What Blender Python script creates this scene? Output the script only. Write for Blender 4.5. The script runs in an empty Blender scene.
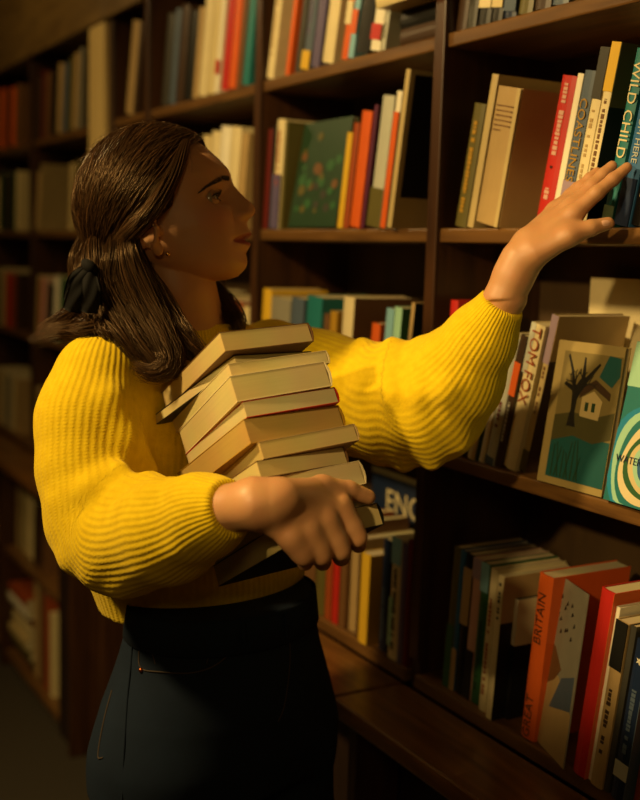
import bpy, bmesh, math, random
import numpy as np
from mathutils import Vector, Matrix

# ------------------------------------------------------------------ camera, world, lights, exposure
SC = bpy.context.scene
COL = SC.collection
FPX = 1111.1                                   # 50 mm lens, 36 mm sensor height, 800 px
CAM_POS = np.array([1.4583, -1.04, 1.47])
YAW, PITCH, ROLL = math.radians(29.95), math.radians(7.6), math.radians(1.7)
_F = np.array([-math.cos(YAW) * math.cos(PITCH), math.sin(YAW) * math.cos(PITCH), -math.sin(PITCH)])
_R0 = np.cross(_F, [0, 0, 1]); _R0 /= np.linalg.norm(_R0)
_U0 = np.cross(_R0, _F)
CR = _R0 * math.cos(ROLL) + _U0 * math.sin(ROLL)
CU = -_R0 * math.sin(ROLL) + _U0 * math.cos(ROLL)
CF = _F

cam_data = bpy.data.cameras.new('camera')
cam = bpy.data.objects.new('camera', cam_data); COL.objects.link(cam)
cam_data.sensor_fit = 'VERTICAL'; cam_data.sensor_height = 36.0; cam_data.lens = 50.0
cam_data.clip_start = 0.05
_m = Matrix(((CR[0], CU[0], -CF[0], CAM_POS[0]), (CR[1], CU[1], -CF[1], CAM_POS[1]), (CR[2], CU[2], -CF[2], CAM_POS[2]), (0, 0, 0, 1)))
cam.matrix_world = _m
cam_data.dof.use_dof = True
cam_data.dof.focus_distance = 1.36
cam_data.dof.aperture_fstop = 2.8
SC.camera = cam

world = bpy.data.worlds.new('world'); SC.world = world
world.use_nodes = True
world.node_tree.nodes['Background'].inputs[0].default_value = (1.0, 0.62, 0.25, 1)
world.node_tree.nodes['Background'].inputs[1].default_value = 0.0

def c2w(v):                                    # camera-space (right, up, depth) -> world
    v = np.asarray(v, float)
    return CAM_POS + v[..., 0:1] * CR + v[..., 1:2] * CU + v[..., 2:3] * CF
def pc(px, py, Z):                             # photograph position at a depth -> camera space
    return np.array([(px - 320) / FPX * Z, (400 - py) / FPX * Z, Z])
def pw(px, py, Z):
    return c2w(pc(px, py, Z))
def ray(px, py):
    d = CR * (px - 320) / FPX + CU * (400 - py) / FPX + CF
    return d
def on_z(px, py, z):                           # where the line of sight meets height z
    d = ray(px, py); t = (z - CAM_POS[2]) / d[2]
    return CAM_POS + d * t
def u_at(px, y, z):                            # position along the shelf of a photograph column, at depth y and height z
    lo, hi = -6.0, 1.2
    for _ in range(50):
        m = (lo + hi) / 2
        q = np.array([m, y, z]) - CAM_POS
        x = 320 + FPX * (q @ CR) / (q @ CF)
        if x < px: lo = m
        else: hi = m
    return lo

WARM = (1.0, 0.69, 0.28)
def spot(name, loc, target, watts, size, blend, radius, color=WARM):
    d = bpy.data.lights.new(name, 'SPOT'); d.energy = watts; d.color = color
    d.spot_size = math.radians(size); d.spot_blend = blend; d.shadow_soft_size = radius
    o = bpy.data.objects.new(name, d); COL.objects.link(o)
    o.location = loc
    o.rotation_euler = (Vector(target) - Vector(loc)).to_track_quat('-Z', 'Y').to_euler()
    return o
def glow(name, loc, watts, radius, color=WARM):
    d = bpy.data.lights.new(name, 'POINT'); d.energy = watts; d.color = color; d.shadow_soft_size = radius
    o = bpy.data.objects.new(name, d); COL.objects.link(o); o.location = loc
    return o
# key and aisle lamps of the shop; two unseen fills are added
def cam_off(x, z, h):                          # a place beside the photographer: right, forward (level), height
    f = np.array([-math.cos(YAW), math.sin(YAW)]); r = np.array([math.sin(YAW), math.cos(YAW)])
    q = CAM_POS[:2] + r * x + f * z
    return (float(q[0]), float(q[1]), h)
spot('key_lamp', cam_off(-1.30, .92, 2.42), tuple(pw(300, 420, 1.45)), 165, 120, 0.7, 0.09)
spot('shelf_fill', cam_off(-.9, -.1, 2.02), tuple(pw(555, 400, 1.45)), 92, 22, 0.4, 0.04)  # added unseen spot, narrowed to brighten the bay under the hand
glow('aisle_lamp', (-1.80, -.95, 2.45), 14, 0.10)
glow('front_fill', cam_off(-.25, -.9, 2.25), 13, 0.25)  # added unseen fill from behind the camera

SC.view_settings.view_transform = 'Standard'
SC.view_settings.look = 'None'
SC.view_settings.exposure = 0.0
SC.view_settings.gamma = 1.0
SC.view_settings.use_curve_mapping = False
SC.cycles.use_denoising = True

random.seed(7)
RNG = np.random.default_rng(7)

# ------------------------------------------------------------------ materials
MATS = {}
def srgb(h):
    h = h.lstrip('#')
    c = [int(h[i:i + 2], 16) / 255 for i in (0, 2, 4)]
    return tuple((x / 12.92 if x <= 0.04045 else ((x + 0.055) / 1.055) ** 2.4) for x in c) + (1.0,)
def new_mat(name):
    m = bpy.data.materials.new(name); m.use_nodes = True
    nt = m.node_tree; b = nt.nodes['Principled BSDF']
    return m, nt, b
def N(nt, t, **kw):
    n = nt.nodes.new(t)
    for k, v in kw.items(): setattr(n, k, v)
    return n
def cloth_paper(hexcol, rough=0.45, var=0.12, scale=30.0, spec=0.5):
    key = ('p', hexcol, rough)
    if key in MATS: return MATS[key]
    m, nt, b = new_mat('printed_card_' + hexcol.strip('#'))
    tc = N(nt, 'ShaderNodeTexCoord'); no = N(nt, 'ShaderNodeTexNoise'); no.inputs['Scale'].default_value = scale
    no.inputs['Detail'].default_value = 4
    mx = N(nt, 'ShaderNodeMix', data_type='RGBA')
    c = srgb(hexcol)
    mx.inputs['A'].default_value = tuple(x * (1 - var) for x in c[:3]) + (1,)
    mx.inputs['B'].default_value = tuple(min(1, x * (1 + var)) for x in c[:3]) + (1,)
    nt.links.new(tc.outputs['Object'], no.inputs['Vector']); nt.links.new(no.outputs['Fac'], mx.inputs['Factor'])
    nt.links.new(mx.outputs['Result'], b.inputs['Base Color'])
    b.inputs['Roughness'].default_value = rough
    b.inputs['Specular IOR Level'].default_value = spec
    MATS[key] = m
    return m
def pages_mat(hexcol='#d9c9a0', axis='X', key2=''):
    key = ('pg', hexcol, axis)
    if key in MATS: return MATS[key]
    m, nt, b = new_mat('page_edges_' + hexcol.strip('#') + axis)
    tc = N(nt, 'ShaderNodeTexCoord'); mp = N(nt, 'ShaderNodeMapping')
    s = {'X': (2600, 6, 6), 'Z': (6, 6, 2600)}[axis]
    mp.inputs['Scale'].default_value = s
    no = N(nt, 'ShaderNodeTexNoise'); no.inputs['Scale'].default_value = 1.0; no.inputs['Detail'].default_value = 3
    cr = N(nt, 'ShaderNodeMix', data_type='RGBA')
    c = srgb(hexcol)
    cr.inputs['A'].default_value = tuple(x * 0.72 for x in c[:3]) + (1,); cr.inputs['B'].default_value = c
    n2 = N(nt, 'ShaderNodeTexNoise'); n2.inputs['Scale'].default_value = 14
    mul = N(nt, 'ShaderNodeMix', data_type='RGBA', blend_type='MULTIPLY'); mul.inputs['Factor'].default_value = 0.35
    nt.links.new(tc.outputs['Object'], mp.inputs['Vector']); nt.links.new(mp.outputs['Vector'], no.inputs['Vector'])
    nt.links.new(no.outputs['Fac'], cr.inputs['Factor'])
    nt.links.new(tc.outputs['Object'], n2.inputs['Vector'])
    nt.links.new(cr.outputs['Result'], mul.inputs['A']); nt.links.new(n2.outputs['Color'], mul.inputs['B'])
    nt.links.new(mul.outputs['Result'], b.inputs['Base Color'])
    bu = N(nt, 'ShaderNodeBump'); bu.inputs['Strength'].default_value = 0.25; bu.inputs['Distance'].default_value = 0.0005
    nt.links.new(no.outputs['Fac'], bu.inputs['Height']); nt.links.new(bu.outputs['Normal'], b.inputs['Normal'])
    b.inputs['Roughness'].default_value = 0.85; b.inputs['Specular IOR Level'].default_value = 0.2
    MATS[key] = m
    return m
def wood(name, dark, light, scale=(1.2, 14, 14), rough=0.38):
    m, nt, b = new_mat(name)
    tc = N(nt, 'ShaderNodeTexCoord'); mp = N(nt, 'ShaderNodeMapping'); mp.inputs['Scale'].default_value = scale
    no = N(nt, 'ShaderNodeTexNoise'); no.inputs['Scale'].default_value = 3.0; no.inputs['Detail'].default_value = 8; no.inputs['Distortion'].default_value = 0.8
    cr = N(nt, 'ShaderNodeValToRGB')
    cr.color_ramp.elements[0].position = 0.3; cr.color_ramp.elements[0].color = srgb(dark)
    cr.color_ramp.elements[1].position = 0.75; cr.color_ramp.elements[1].color = srgb(light)
    nt.links.new(tc.outputs['Object'], mp.inputs['Vector']); nt.links.new(mp.outputs['Vector'], no.inputs['Vector'])
    nt.links.new(no.outputs['Fac'], cr.inputs['Fac']); nt.links.new(cr.outputs['Color'], b.inputs['Base Color'])
    bu = N(nt, 'ShaderNodeBump'); bu.inputs['Strength'].default_value = 0.15; bu.inputs['Distance'].default_value = 0.002
    nt.links.new(no.outputs['Fac'], bu.inputs['Height']); nt.links.new(bu.outputs['Normal'], b.inputs['Normal'])
    b.inputs['Roughness'].default_value = rough
    return m
W_SHELF = wood('stained_shelf_wood', '#4a3016', '#7d582a')
W_POST = wood('stained_upright_wood', '#2b180c', '#4a2d14', scale=(14, 14, 1.2))
W_BACK = wood('brown_back_board', '#3a2813', '#56401f', scale=(3, 3, 0.6), rough=0.6)
W_LEDGE = wood('worn_ledge_wood', '#4a2c0f', '#7d5423', rough=0.33)
W_CREAM = wood('cream_painted_wood', '#c9ad6c', '#d9bf80', scale=(9, 9, 1), rough=0.45)
W_CRATE = wood('crate_wood', '#5a3b1c', '#86602f', scale=(8, 8, 1.5), rough=0.6)
W_DARK = wood('dark_panel_wood', '#1c110a', '#2e1c10', scale=(14, 14, 1.2), rough=0.5)
W_FASCIA = wood('fascia_wood', '#5a431f', '#7a6030', scale=(1.5, 8, 8), rough=0.5)
def plain(name, hexcol, rough=0.8, scale=6.0, var=0.15):
    m = cloth_paper(hexcol, rough, var, scale, 0.3); m.name = name
    return m
M_PLASTER = plain('dull_plaster', '#6a5638', 0.9)
M_CEIL = plain('ceiling_plaster', '#7a6440', 0.9)
def carpet():
    m, nt, b = new_mat('dark_carpet')
    tc = N(nt, 'ShaderNodeTexCoord'); no = N(nt, 'ShaderNodeTexNoise'); no.inputs['Scale'].default_value = 180; no.inputs['Detail'].default_value = 6
    cr = N(nt, 'ShaderNodeValToRGB'); cr.color_ramp.elements[0].color = srgb('#1d1a12'); cr.color_ramp.elements[1].color = srgb('#453b28')
    nt.links.new(tc.outputs['Object'], no.inputs['Vector']); nt.links.new(no.outputs['Fac'], cr.inputs['Fac']); nt.links.new(cr.outputs['Color'], b.inputs['Base Color'])
    bu = N(nt, 'ShaderNodeBump'); bu.inputs['Strength'].default_value = 0.6; bu.inputs['Distance'].default_value = 0.004
    nt.links.new(no.outputs['Fac'], bu.inputs['Height']); nt.links.new(bu.outputs['Normal'], b.inputs['Normal'])
    b.inputs['Roughness'].default_value = 0.95
    return m

# ------------------------------------------------------------------ mesh helpers
def mesh_obj(name, verts, faces, mat, parent=None, smooth=False, mw=None):
    me = bpy.data.meshes.new(name)
    me.from_pydata([tuple(map(float, v)) for v in verts], [], [tuple(int(i) for i in f) for f in faces])
    me.update()
    if mat is not None: me.materials.append(mat)
    if smooth: me.polygons.foreach_set('use_smooth', [True] * len(me.polygons))
    o = bpy.data.objects.new(name, me); COL.objects.link(o)
    if parent is not None: o.parent = parent
    if mw is not None: o.matrix_basis = mw
    return o
def np_obj(name, V, Fq, mat, parent=None, smooth=True):     # quads/tris from numpy arrays, fast
    me = bpy.data.meshes.new(name)
    V = np.asarray(V, np.float32); Fq = np.asarray(Fq, np.int32)
    k = Fq.shape[1]
    me.vertices.add(len(V)); me.vertices.foreach_set('co', V.ravel())
    me.loops.add(Fq.size); me.loops.foreach_set('vertex_index', Fq.ravel())
    me.polygons.add(len(Fq)); me.polygons.foreach_set('loop_start', np.arange(0, Fq.size, k, dtype=np.int32))
    me.polygons.foreach_set('loop_total', np.full(len(Fq), k, np.int32))
    me.update(calc_edges=True); me.validate()
    if smooth: me.polygons.foreach_set('use_smooth', np.ones(len(me.polygons), bool))
    if mat is not None: me.materials.append(mat)
    o = bpy.data.objects.new(name, me); COL.objects.link(o)
    if parent is not None: o.parent = parent
    return o
BOXF = [(0, 3, 2, 1), (4, 5, 6, 7), (0, 1, 5, 4), (1, 2, 6, 5), (2, 3, 7, 6), (3, 0, 4, 7)]
def box_vf(x0, x1, y0, y1, z0, z1):
    return [(x0, y0, z0), (x1, y0, z0), (x1, y1, z0), (x0, y1, z0), (x0, y0, z1), (x1, y0, z1), (x1, y1, z1), (x0, y1, z1)], BOXF
def bevel_me(me, w, seg=2):
    bm = bmesh.new(); bm.from_mesh(me)
    bmesh.ops.bevel(bm, geom=list(bm.edges), offset=w, segments=seg, affect='EDGES', profile=0.5)
    bm.to_mesh(me); bm.free()
def box(name, x0, x1, y0, y1, z0, z1, mat, parent=None, bevel=0.0, origin=None):
    ox, oy, oz = origin if origin else ((x0 + x1) / 2, (y0 + y1) / 2, z0)
    v, f = box_vf(x0 - ox, x1 - ox, y0 - oy, y1 - oy, z0 - oz, z1 - oz)
    o = mesh_obj(name, v, f, mat, parent)
    if bevel: bevel_me(o.data, bevel)
    o.location = (ox, oy, oz)
    if parent is not None:
        o.location = Vector((ox, oy, oz)) - parent.location
    return o
def tag(o, label, cat, group=None):
    o['label'] = label; o['category'] = cat
    if group: o['group'] = group
    return o
def struct(o, label=None):
    o['kind'] = 'structure'
    if label: o['label'] = label
    return o
def empty(name, loc=(0, 0, 0)):
    o = bpy.data.objects.new(name, None); COL.objects.link(o); o.location = loc
    o.empty_display_size = 0.05
    return o
_TXT = {}
def text_vf(body, size, shear=0.0):
    key = (body, size)
    if key not in _TXT:
        c = bpy.data.curves.new('t', 'FONT'); c.body = body; c.size = size; c.align_x = 'CENTER'; c.align_y = 'CENTER'
        c.resolution_u = 3; c.extrude = 0.00015
        o = bpy.data.objects.new('t', c); COL.objects.link(o)
        me = bpy.data.meshes.new_from_object(o.evaluated_get(bpy.context.evaluated_depsgraph_get()))
        v = np.empty(len(me.vertices) * 3); me.vertices.foreach_get('co', v)
        f = [tuple(p.vertices) for p in me.polygons]
        _TXT[key] = (v.reshape(-1, 3), f)
        bpy.data.objects.remove(o); bpy.data.curves.remove(c); bpy.data.meshes.remove(me)
    return _TXT[key]

# ------------------------------------------------------------------ the room
FLOOR_Z = 0.0
CEIL_Z = 2.62
struct(box('floor', -6.2, 3.0, -2.6, 0.6, -0.05, 0.0, carpet()), 'dark carpeted shop floor')
struct(box('ceiling', -6.2, 3.0, -2.6, 0.6, CEIL_Z, CEIL_Z + 0.05, M_CEIL), 'dim ceiling')
struct(box('wall_right', -6.2, 3.0, 0.27, 0.6, 0.0, CEIL_Z, M_PLASTER), 'wall behind the bookcases')
struct(box('wall_left', -6.2, 3.0, -2.6, -2.5, 0.0, CEIL_Z, M_PLASTER), 'wall across the aisle')
struct(box('wall_far', -6.2, -6.1, -2.5, 0.27, 0.0, CEIL_Z, M_PLASTER), 'wall at the far end of the aisle')
struct(box('wall_near', 2.9, 3.0, -2.5, 0.27, 0.0, CEIL_Z, M_PLASTER), 'wall behind the photographer')

# ------------------------------------------------------------------ bookcases (one per bay)
ROWZ = {0: 2.125, 1: 1.81, 2: 1.512, 3: 1.158, 4: 0.78, 5: 0.43, 6: 0.06}   # top faces of the shelves
DEPTH = 0.215
BT = 0.022
PIL = (-1.685, -1.53)
def bookcase(u0, u1, label, low_shelf=False):
    r = empty('bookcase', ((u0 + u1) / 2, 0.12, 0.0))
    tag(r, label, 'bookcase', 'bookcases along the wall')
    p = 0.024; e0, e1 = u0 - 0.0139, (PIL[1] if abs(u1 - PIL[0]) < 1e-6 else u1) - 0.0141
    def part(n, *a, **k): return box(n, *a, parent=r, **k)
    part('upright', u0 - p / 2, u0 + p / 2, 0.0, DEPTH + 0.02, 0.0, 2.40, W_POST, bevel=0.002)
    part('front_trim', u0 - 0.0135, u0 + 0.0135, -0.006, 0.0, 0.80, 2.40, W_POST, bevel=0.002)
    for k in (0, 1, 2, 3):
        z = ROWZ[k]
        part('shelf', u0 + p / 2, u1 - 0.0141, 0.002, DEPTH, z - BT, z, W_SHELF, bevel=0.003)
    part('shelf', u0 + p / 2, u1 - 0.0141, -0.012, DEPTH, 0.757, 0.78, W_SHELF, bevel=0.003)
    if low_shelf:
        part('shelf', u0 + p / 2, u1 - 0.0141, -0.105, DEPTH, ROWZ[5] - BT, ROWZ[5], W_SHELF, bevel=0.003)
        part('shelf', u0 + p / 2, u1 - 0.0141, -0.105, DEPTH, 0.035, 0.06, W_SHELF, bevel=0.003)
    else:
        c = (u0 + u1) / 2
        part('shade_panel', u0 + 0.0135, c - 0.002, -0.032, -0.014, 0.07, 0.722, W_DARK, bevel=0.002)  # near-black panels stand in for the shaded hollow under the ledge
        part('shade_panel', c + 0.002, u1 - 0.0145, -0.032, -0.014, 0.07, 0.722, W_DARK, bevel=0.002)
    if e1 > u1: part('base_panel', u1 - 0.0139, e1, -0.1, -0.014, 0.0, 0.722, W_DARK, bevel=0.002)
    part('plinth', e0, u1 - 0.0141, -0.05, -0.033, 0.0, 0.034 if low_shelf else 0.058, W_POST)
    if u1 < -1.2: part('fascia', e0, e1, -0.022, -0.0065, 2.075, 2.399, W_FASCIA, bevel=0.002)
    part('back_panel', u0 + p / 2, u1 - 0.0141, DEPTH, DEPTH + 0.02, 0.0, 2.36, W_BACK)
    part('cornice', e0, e1, -0.05, DEPTH + 0.02, 2.40, 2.47, W_SHELF, bevel=0.006)
    part('ledge', e0, e1, -0.155, -0.013, 0.727, 0.757, W_LEDGE, bevel=0.006)
    part('ledge_support', u0 - p / 2, u0 + p / 2, -0.12, -0.0335, 0.0, 0.726, W_POST, bevel=0.002)
    return r
BAYS = [(0.63, 1.26), (0.0, 0.63), (-0.63, 0.0), (-1.26, -0.63), (-1.53, -1.26), (-2.33, -1.685), (-2.96, -2.33), (-3.59, -2.96)]
BAY_LABEL = ['dark wooden bookcase bay beyond the one under the raised hand',
             'dark wooden bookcase bay the raised hand reaches into',
             'dark wooden bookcase bay behind the outstretched yellow sleeve',
             'dark wooden bookcase bay behind the woman\'s face',
             'narrow dark bookcase bay beside the cream pilaster',
             'dim bookcase bay just past the cream pilaster behind her back',
             'dim bookcase bay second past the cream pilaster down the aisle',
             'dim bookcase bay third past the cream pilaster down the aisle']
BC = [bookcase(a, b, l, b < -1.6) for (a, b), l in zip(BAYS, BAY_LABEL)]
struct(box('trim_1', PIL[0] + 0.013, PIL[1] - 0.013, -0.02, 0.2, 0.80, 2.07, W_CREAM, bevel=0.004), 'cream painted pilaster between two bookcase bays')
# ------------------------------------------------------------------ books
PAL = dict(cream='#d8c898', white='#e4dcc0', ivory='#cdbb86', tan='#a98d5c', beige='#b5a06c', brown='#6b4a2a', dkbrown='#3b2818',
           red='#b3241a', dkred='#5e1712', orange='#cf5a1c', rust='#94431c', yellow='#d3a92a', mustard='#a87f22', olive='#5c5426',
           green='#2f5c34', dkgreen='#1f3a22', teal='#226e6c', blue='#2d5f8c', navy='#16243e', sky='#7fb0bd', violet='#5c5270',
           mauve='#9a8492', grey='#87826f', dkgrey='#3a3830', black='#14130f', pink='#c79a86', mint='#9cc9a8', plum='#5a2440', palegrey='#b5b5a2', slate='#4d5a68')
NICE = dict(dkbrown='dark brown', dkred='dark red', dkgreen='dark green', sky='pale blue', dkgrey='charcoal', palegrey='pale grey')
def nice(c): return NICE.get(c, c)
def pm(c, rough=0.45): return cloth_paper(PAL.get(c, c), rough)

def book_parts(root, t, d, h, col, pages='#d8c79b', cv=0.0012, inset=0.0015, spine_round=0.12, page_axis='X', rough=0.45):
    """cover: a U of front board, rounded spine and back board; page_block between them.
    local x: thickness, y: spine (0) to fore-edge (d), z: up"""
    b = min(spine_round * t, 0.004)
    outer = [(0, d), (0, b), (t * 0.25, b * 0.25), (t * 0.5, 0), (t * 0.75, b * 0.25), (t, b), (t, d)]
    inner = [(t - cv, d), (t - cv, b + cv), (t * 0.5, cv * 1.6 + b * 0.3), (cv, b + cv), (cv, d)]
    poly = outer + inner
    n = len(poly)
    V = [(x, y, 0) for x, y in poly] + [(x, y, h) for x, y in poly]
    F = [(i, (i + 1) % n, (i + 1) % n + n, i + n) for i in range(n)]
    # caps split into quads and triangles so that the U stays hollow
    cap = [(0, 1, 10, 11), (1, 2, 9, 10), (2, 3, 9), (3, 4, 9), (4, 5, 8, 9), (5, 6, 7, 8)]
    F += [tuple(reversed(c)) for c in cap] + [tuple(i + n for i in c) for c in cap]
    co = mesh_obj('cover', V, F, pm(col, rough) if isinstance(col, str) else col, root)
    v, f = box_vf(cv + 0.0001, t - cv - 0.0001, b + cv + 0.0006, d - inset, inset, h - inset)
    pg = mesh_obj('page_block', v, f, pages_mat(pages, page_axis), root)
    return co, pg
def quad_on_spine(root, name, t, x0, x1, z0, z1, col, y=-0.0004):
    """a printed patch lying on the spine; x0..x1 across (0..1), z0..z1 up"""
    v, f = box_vf(t * x0, t * x1, y, y + 0.0035 if False else 0.0006, z0, z1)
    return mesh_obj(name, v, f, pm(col), root)
def quad_on_cover(root, name, t, y0, y1, z0, z1, col, eps=0.0004):
    v, f = box_vf(t - 0.0003, t + eps, y0, y1, z0, z1)
    return mesh_obj(name, v, f, pm(col) if isinstance(col, str) else col, root)
def spine_text(root, name, body, size, t, zc, col, up=False, x=0.5, y=-0.0006):
    v, f = text_vf(body, size)
    if up:  V = [(t * x - p[1], y - p[2], zc + p[0]) for p in v]
    else:   V = [(t * x + p[1], y - p[2], zc - p[0]) for p in v]
    return mesh_obj(name, V, f, pm(col), root)
def cover_text(root, name, body, size, t, yc, zc, col, eps=0.0005):
    v, f = text_vf(body, size)
    return mesh_obj(name, [(t + eps + p[2], yc + p[0], zc + p[1]) for p in v], f, pm(col), root)
def scribble(root, t, z0, z1, col, w=0.34, x=0.5, seed=0):
    """an unreadable printed title: a broken row of small bars up the spine, one print"""
    rr = random.Random(seed); V = []; F = []
    z = z0
    while z < z1:
        l = rr.uniform(0.003, 0.0065)
        if rr.random() < 0.82:
            ww = t * w * rr.uniform(0.7, 1.0)
            v, f = box_vf(t * x - ww / 2, t * x + ww / 2, -0.0005, 0.0006, z, min(z + l, z1))
            k = len(V); V += v; F += [tuple(i + k for i in q) for q in f]
        z += l + rr.uniform(0.001, 0.0022)
    o = mesh_obj('title_print', V, F, pm(col), root); o['kind'] = 'stuff'
    return o

def frame_matrix(o, ax, ay, az):
    return Matrix(((ax[0], ay[0], az[0], o[0]), (ax[1], ay[1], az[1], o[1]), (ax[2], ay[2], az[2], o[2]), (0, 0, 0, 1)))

ROWNAME = {1: 'top', 2: 'second', 3: 'third', 4: 'fourth', 5: 'low', 6: 'lowest'}
BAYNAME = {'R': 'under the raised hand', 'M': 'behind the yellow sleeve', 'F': 'behind her face', 'N': 'by the cream pilaster', 'L': 'just past the pilaster', 'K': 'far beyond the pilaster'}
USED = {}
BAYLIM = {'R': (.0125, .615), 'M': (-.6175, -.0155), 'F': (-1.2475, -.6455), 'N': (-1.517, -1.2755), 'L': (-2.3175, -1.7005), 'K': (-2.9475, -2.3455)}
def shelf_run(bay, row, lean, specs, gap=0.0006):
    """specs: dicts px=(left,right) at the foot of the spine, h (m), c colour, y spine setback, d depth ..."""
    z = ROWZ[row]
    phi = math.radians(lean)
    ax = Vector((math.cos(phi), 0, -math.sin(phi))); ay = Vector((0, 1, 0)); az = Vector((math.sin(phi), 0, math.cos(phi)))
    end = None; out = []
    for i, s in enumerate(specs):
        y = s.get('y', 0.012)
        ua, ub = u_at(s['px'][0], y, z), u_at(s['px'][1], y, z)
        if end is not None and (ua < end + gap or s.get('snug')): ua = end + gap
        ub = max(ub, ua + 0.007)
        t = (ub - ua) * math.cos(phi)
        lo_, hi_ = BAYLIM[bay]
        if ua < lo_ + .001: ub += lo_ + .001 - ua; ua = lo_ + .001
        end = ua + t / math.cos(phi)
        if end + s['h'] * math.sin(phi) > hi_:                       # no room before the next upright
            print('no room', bay, row, s['c'], s['px']); end = ua - gap; continue
        d = min(s.get('d', 0.135), DEPTH - y - 0.003)
        raise_ = t * math.sin(phi) if phi > 0 else 0.0
        org = Vector((ua + (t * math.sin(phi) * math.tan(phi) if phi > 0 else 0), y, z + raise_ + 0.0003))
        root = empty('book'); root.matrix_basis = frame_matrix(org, ax, ay, az)
        h = s['h']
        book_parts(root, t, d, h, s['c'], pages=s.get('pg', '#d8c79b'), rough=s.get('rough', 0.42))
        k = 0
        for e in s.get('deco', ()):
            if e[0] == 'band': quad_on_spine(root, 'spine_band', t, 0.0 if len(e) < 5 else e[4], 1.0 if len(e) < 5 else e[5], h * e[1], h * e[2], e[3])
            elif e[0] == 'print': scribble(root, t, h * e[1], h * e[2], e[3], seed=ord(bay) * 1000 + row * 100 + i * 7 + k)
            elif e[0] == 'text': spine_text(root, 'spine_title', e[1], e[2], t, h * e[3], e[4], up=(len(e) > 5 and e[5]))
            elif e[0] == 'cover': quad_on_cover(root, 'cover_print', t, d * e[1], d * e[2], h * e[3], h * e[4], e[5], 0.0003 + 0.0002 * k)
            k += 1
        s['root'] = root; s['t'] = t; s['end'] = end; out.append(s)
    # labels from the look of each book and its neighbours
    for i, s in enumerate(out):
        if 'label' not in s:
            L = nice(out[i - 1]['c']) if i > 0 else None
            R = nice(out[i + 1]['c']) if i + 1 < len(out) else None
            thick = 'thin ' if s['t'] < 0.014 else ('thick ' if s['t'] > 0.034 else '')
            tall = 'tall ' if s['h'] > 0.235 else ('short ' if s['h'] < 0.175 else '')
            where = 'between %s and %s' % (L, R) if L and R else ('beside %s' % (L or R) if (L or R) else 'standing')
            s['label'] = '%s%s%s book %s ones, %s shelf %s' % (tall, thick, nice(s['c']), where, ROWNAME[row], BAYNAME[bay])
        if len(s['label'].split()) > 16 and ' and ' in s['label']: s['label'] = s['label'].replace('between %s and ' % L, 'beside ')
        lb = s['label']
        if lb in USED:
            print('DUP LABEL', lb)
        USED[lb] = 1
        tag(s['root'], lb, 'book', 'books on the %s shelf %s' % (ROWNAME[row], BAYNAME[bay]))
    return out
def B(l, r, h, c, *deco, **kw):
    return dict(px=(l, r), h=h, c=c, deco=deco, **kw)
def placed_book(label, group, org, ax, ay, az, t, d, h, col, **kw):
    root = empty('book'); root.matrix_basis = frame_matrix(org, ax, ay, az)
    book_parts(root, t, d, h, col, **kw)
    tag(root, label, 'book', group); USED[label] = 1
    return root
def flat_book(label, group, u0, u1, y0, y1, z, t, col, rot=0.0, spine='front'):
    """a book lying flat: spine towards the aisle, its length along the shelf"""
    h, d = u1 - u0, y1 - y0
    c, s = math.cos(rot), math.sin(rot)
    # local x (thickness) -> up, local y (spine to fore-edge) -> into shelf, local z (height) -> along shelf
    ax = Vector((0, 0, 1)); az = Vector((-c, -s, 0)); ay = az.cross(ax)
    return placed_book(label, group, Vector((u1, y0, z)), ax, ay, az, t, d, h, col)

# ---- bay under the raised hand -------------------------------------------------
shelf_run('R', 1, 9, [B(452, 462, .17, 'dkbrown'), B(463, 474, .17, 'dkgrey', ('band', .3, .4, 'ivory')), B(476, 488, .2, 'black', ('band', .12, .2, 'cream')),
                      B(489, 500, .2, 'black', ('band', .1, .16, 'ivory')), B(502, 514, .19, 'navy', ('band', .05, .2, 'slate')), B(516, 530, .21, 'olive'), B(532, 548, .2, 'dkbrown'), B(550, 566, .21, 'slate'), B(568, 590, .2, 'tan')])
shelf_run('R', 2, 11.3, [
    B(453, 464, .185, 'olive', ('print', .12, .86, 'mustard'), y=.004, label='worn olive paperback with a faded gilt spine title, beside the thick tan book'),
    B(466, 472, .225, 'beige', y=.002, d=.15, label='thin tall beige board leaning against the thick tan book'),
    B(473, 497, .197, 'tan', ('band', .0, 1., 'beige', .86, 1.), y=-.004, d=.16, pg='#c9b98a', label='thick tan book with lines of small print on its wide spine'),
    B(533, 547, .205, 'red', ('print', .48, .95, 'pink'), ('print', .15, .26, 'pink'), y=.012, label='bright red paperback with pale spine lettering and a black heart'),
    B(548, 554, .207, 'white', y=.014, label='cream paperback squeezed between the red book and the blue-grey one'),
    B(554, 565, .208, 'slate', ('band', .0, .3, 'mauve'), y=.014, label='blue-grey paperback with COASTLINES in gold capitals down its spine'),
    B(566, 575, .235, 'cream', ('band', .72, 1., 'dkgrey'), ('print', .1, .66, 'tan'), y=.014, label='cream paperback with a charcoal top to its spine'),
    B(576, 585, .236, 'cream', ('band', .74, 1., 'yellow'), ('print', .1, .7, 'brown'), ('cover', .0, 1., .0, .66, 'black'), ('cover', .0, 1., .66, 1., 'olive'), y=.004, label='cream spined paperback with a mustard top and black lower cover'),
    B(600, 610, .222, 'teal', ('band', .0, .12, 'mint'), y=.004, label='teal green paperback with WILD CHILD in pale capitals, touched by fingertips'),
    B(613, 627, .2, 'blue', ('band', .0, .3, 'navy'), y=.004, label='blue paperback with FROM HERE in pale letters, behind the fingertips'),
    B(629, 641, .18, 'black', ('print', .2, .8, 'tan'), y=.006, label='black book beside the blue FROM HERE paperback'),
    B(643, 658, .2, 'brown', y=.008, label='brown book right of the black one on the second shelf'),
])
def find_book(lb): return [o for o in bpy.data.objects if o.get('label') == lb][0]
def dims(o):
    c = [x for x in o.children if x.name.startswith('cover') and 'print' not in x.name][0]
    co = np.array([v.co for v in c.data.vertices]); return co.max(0)
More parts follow.
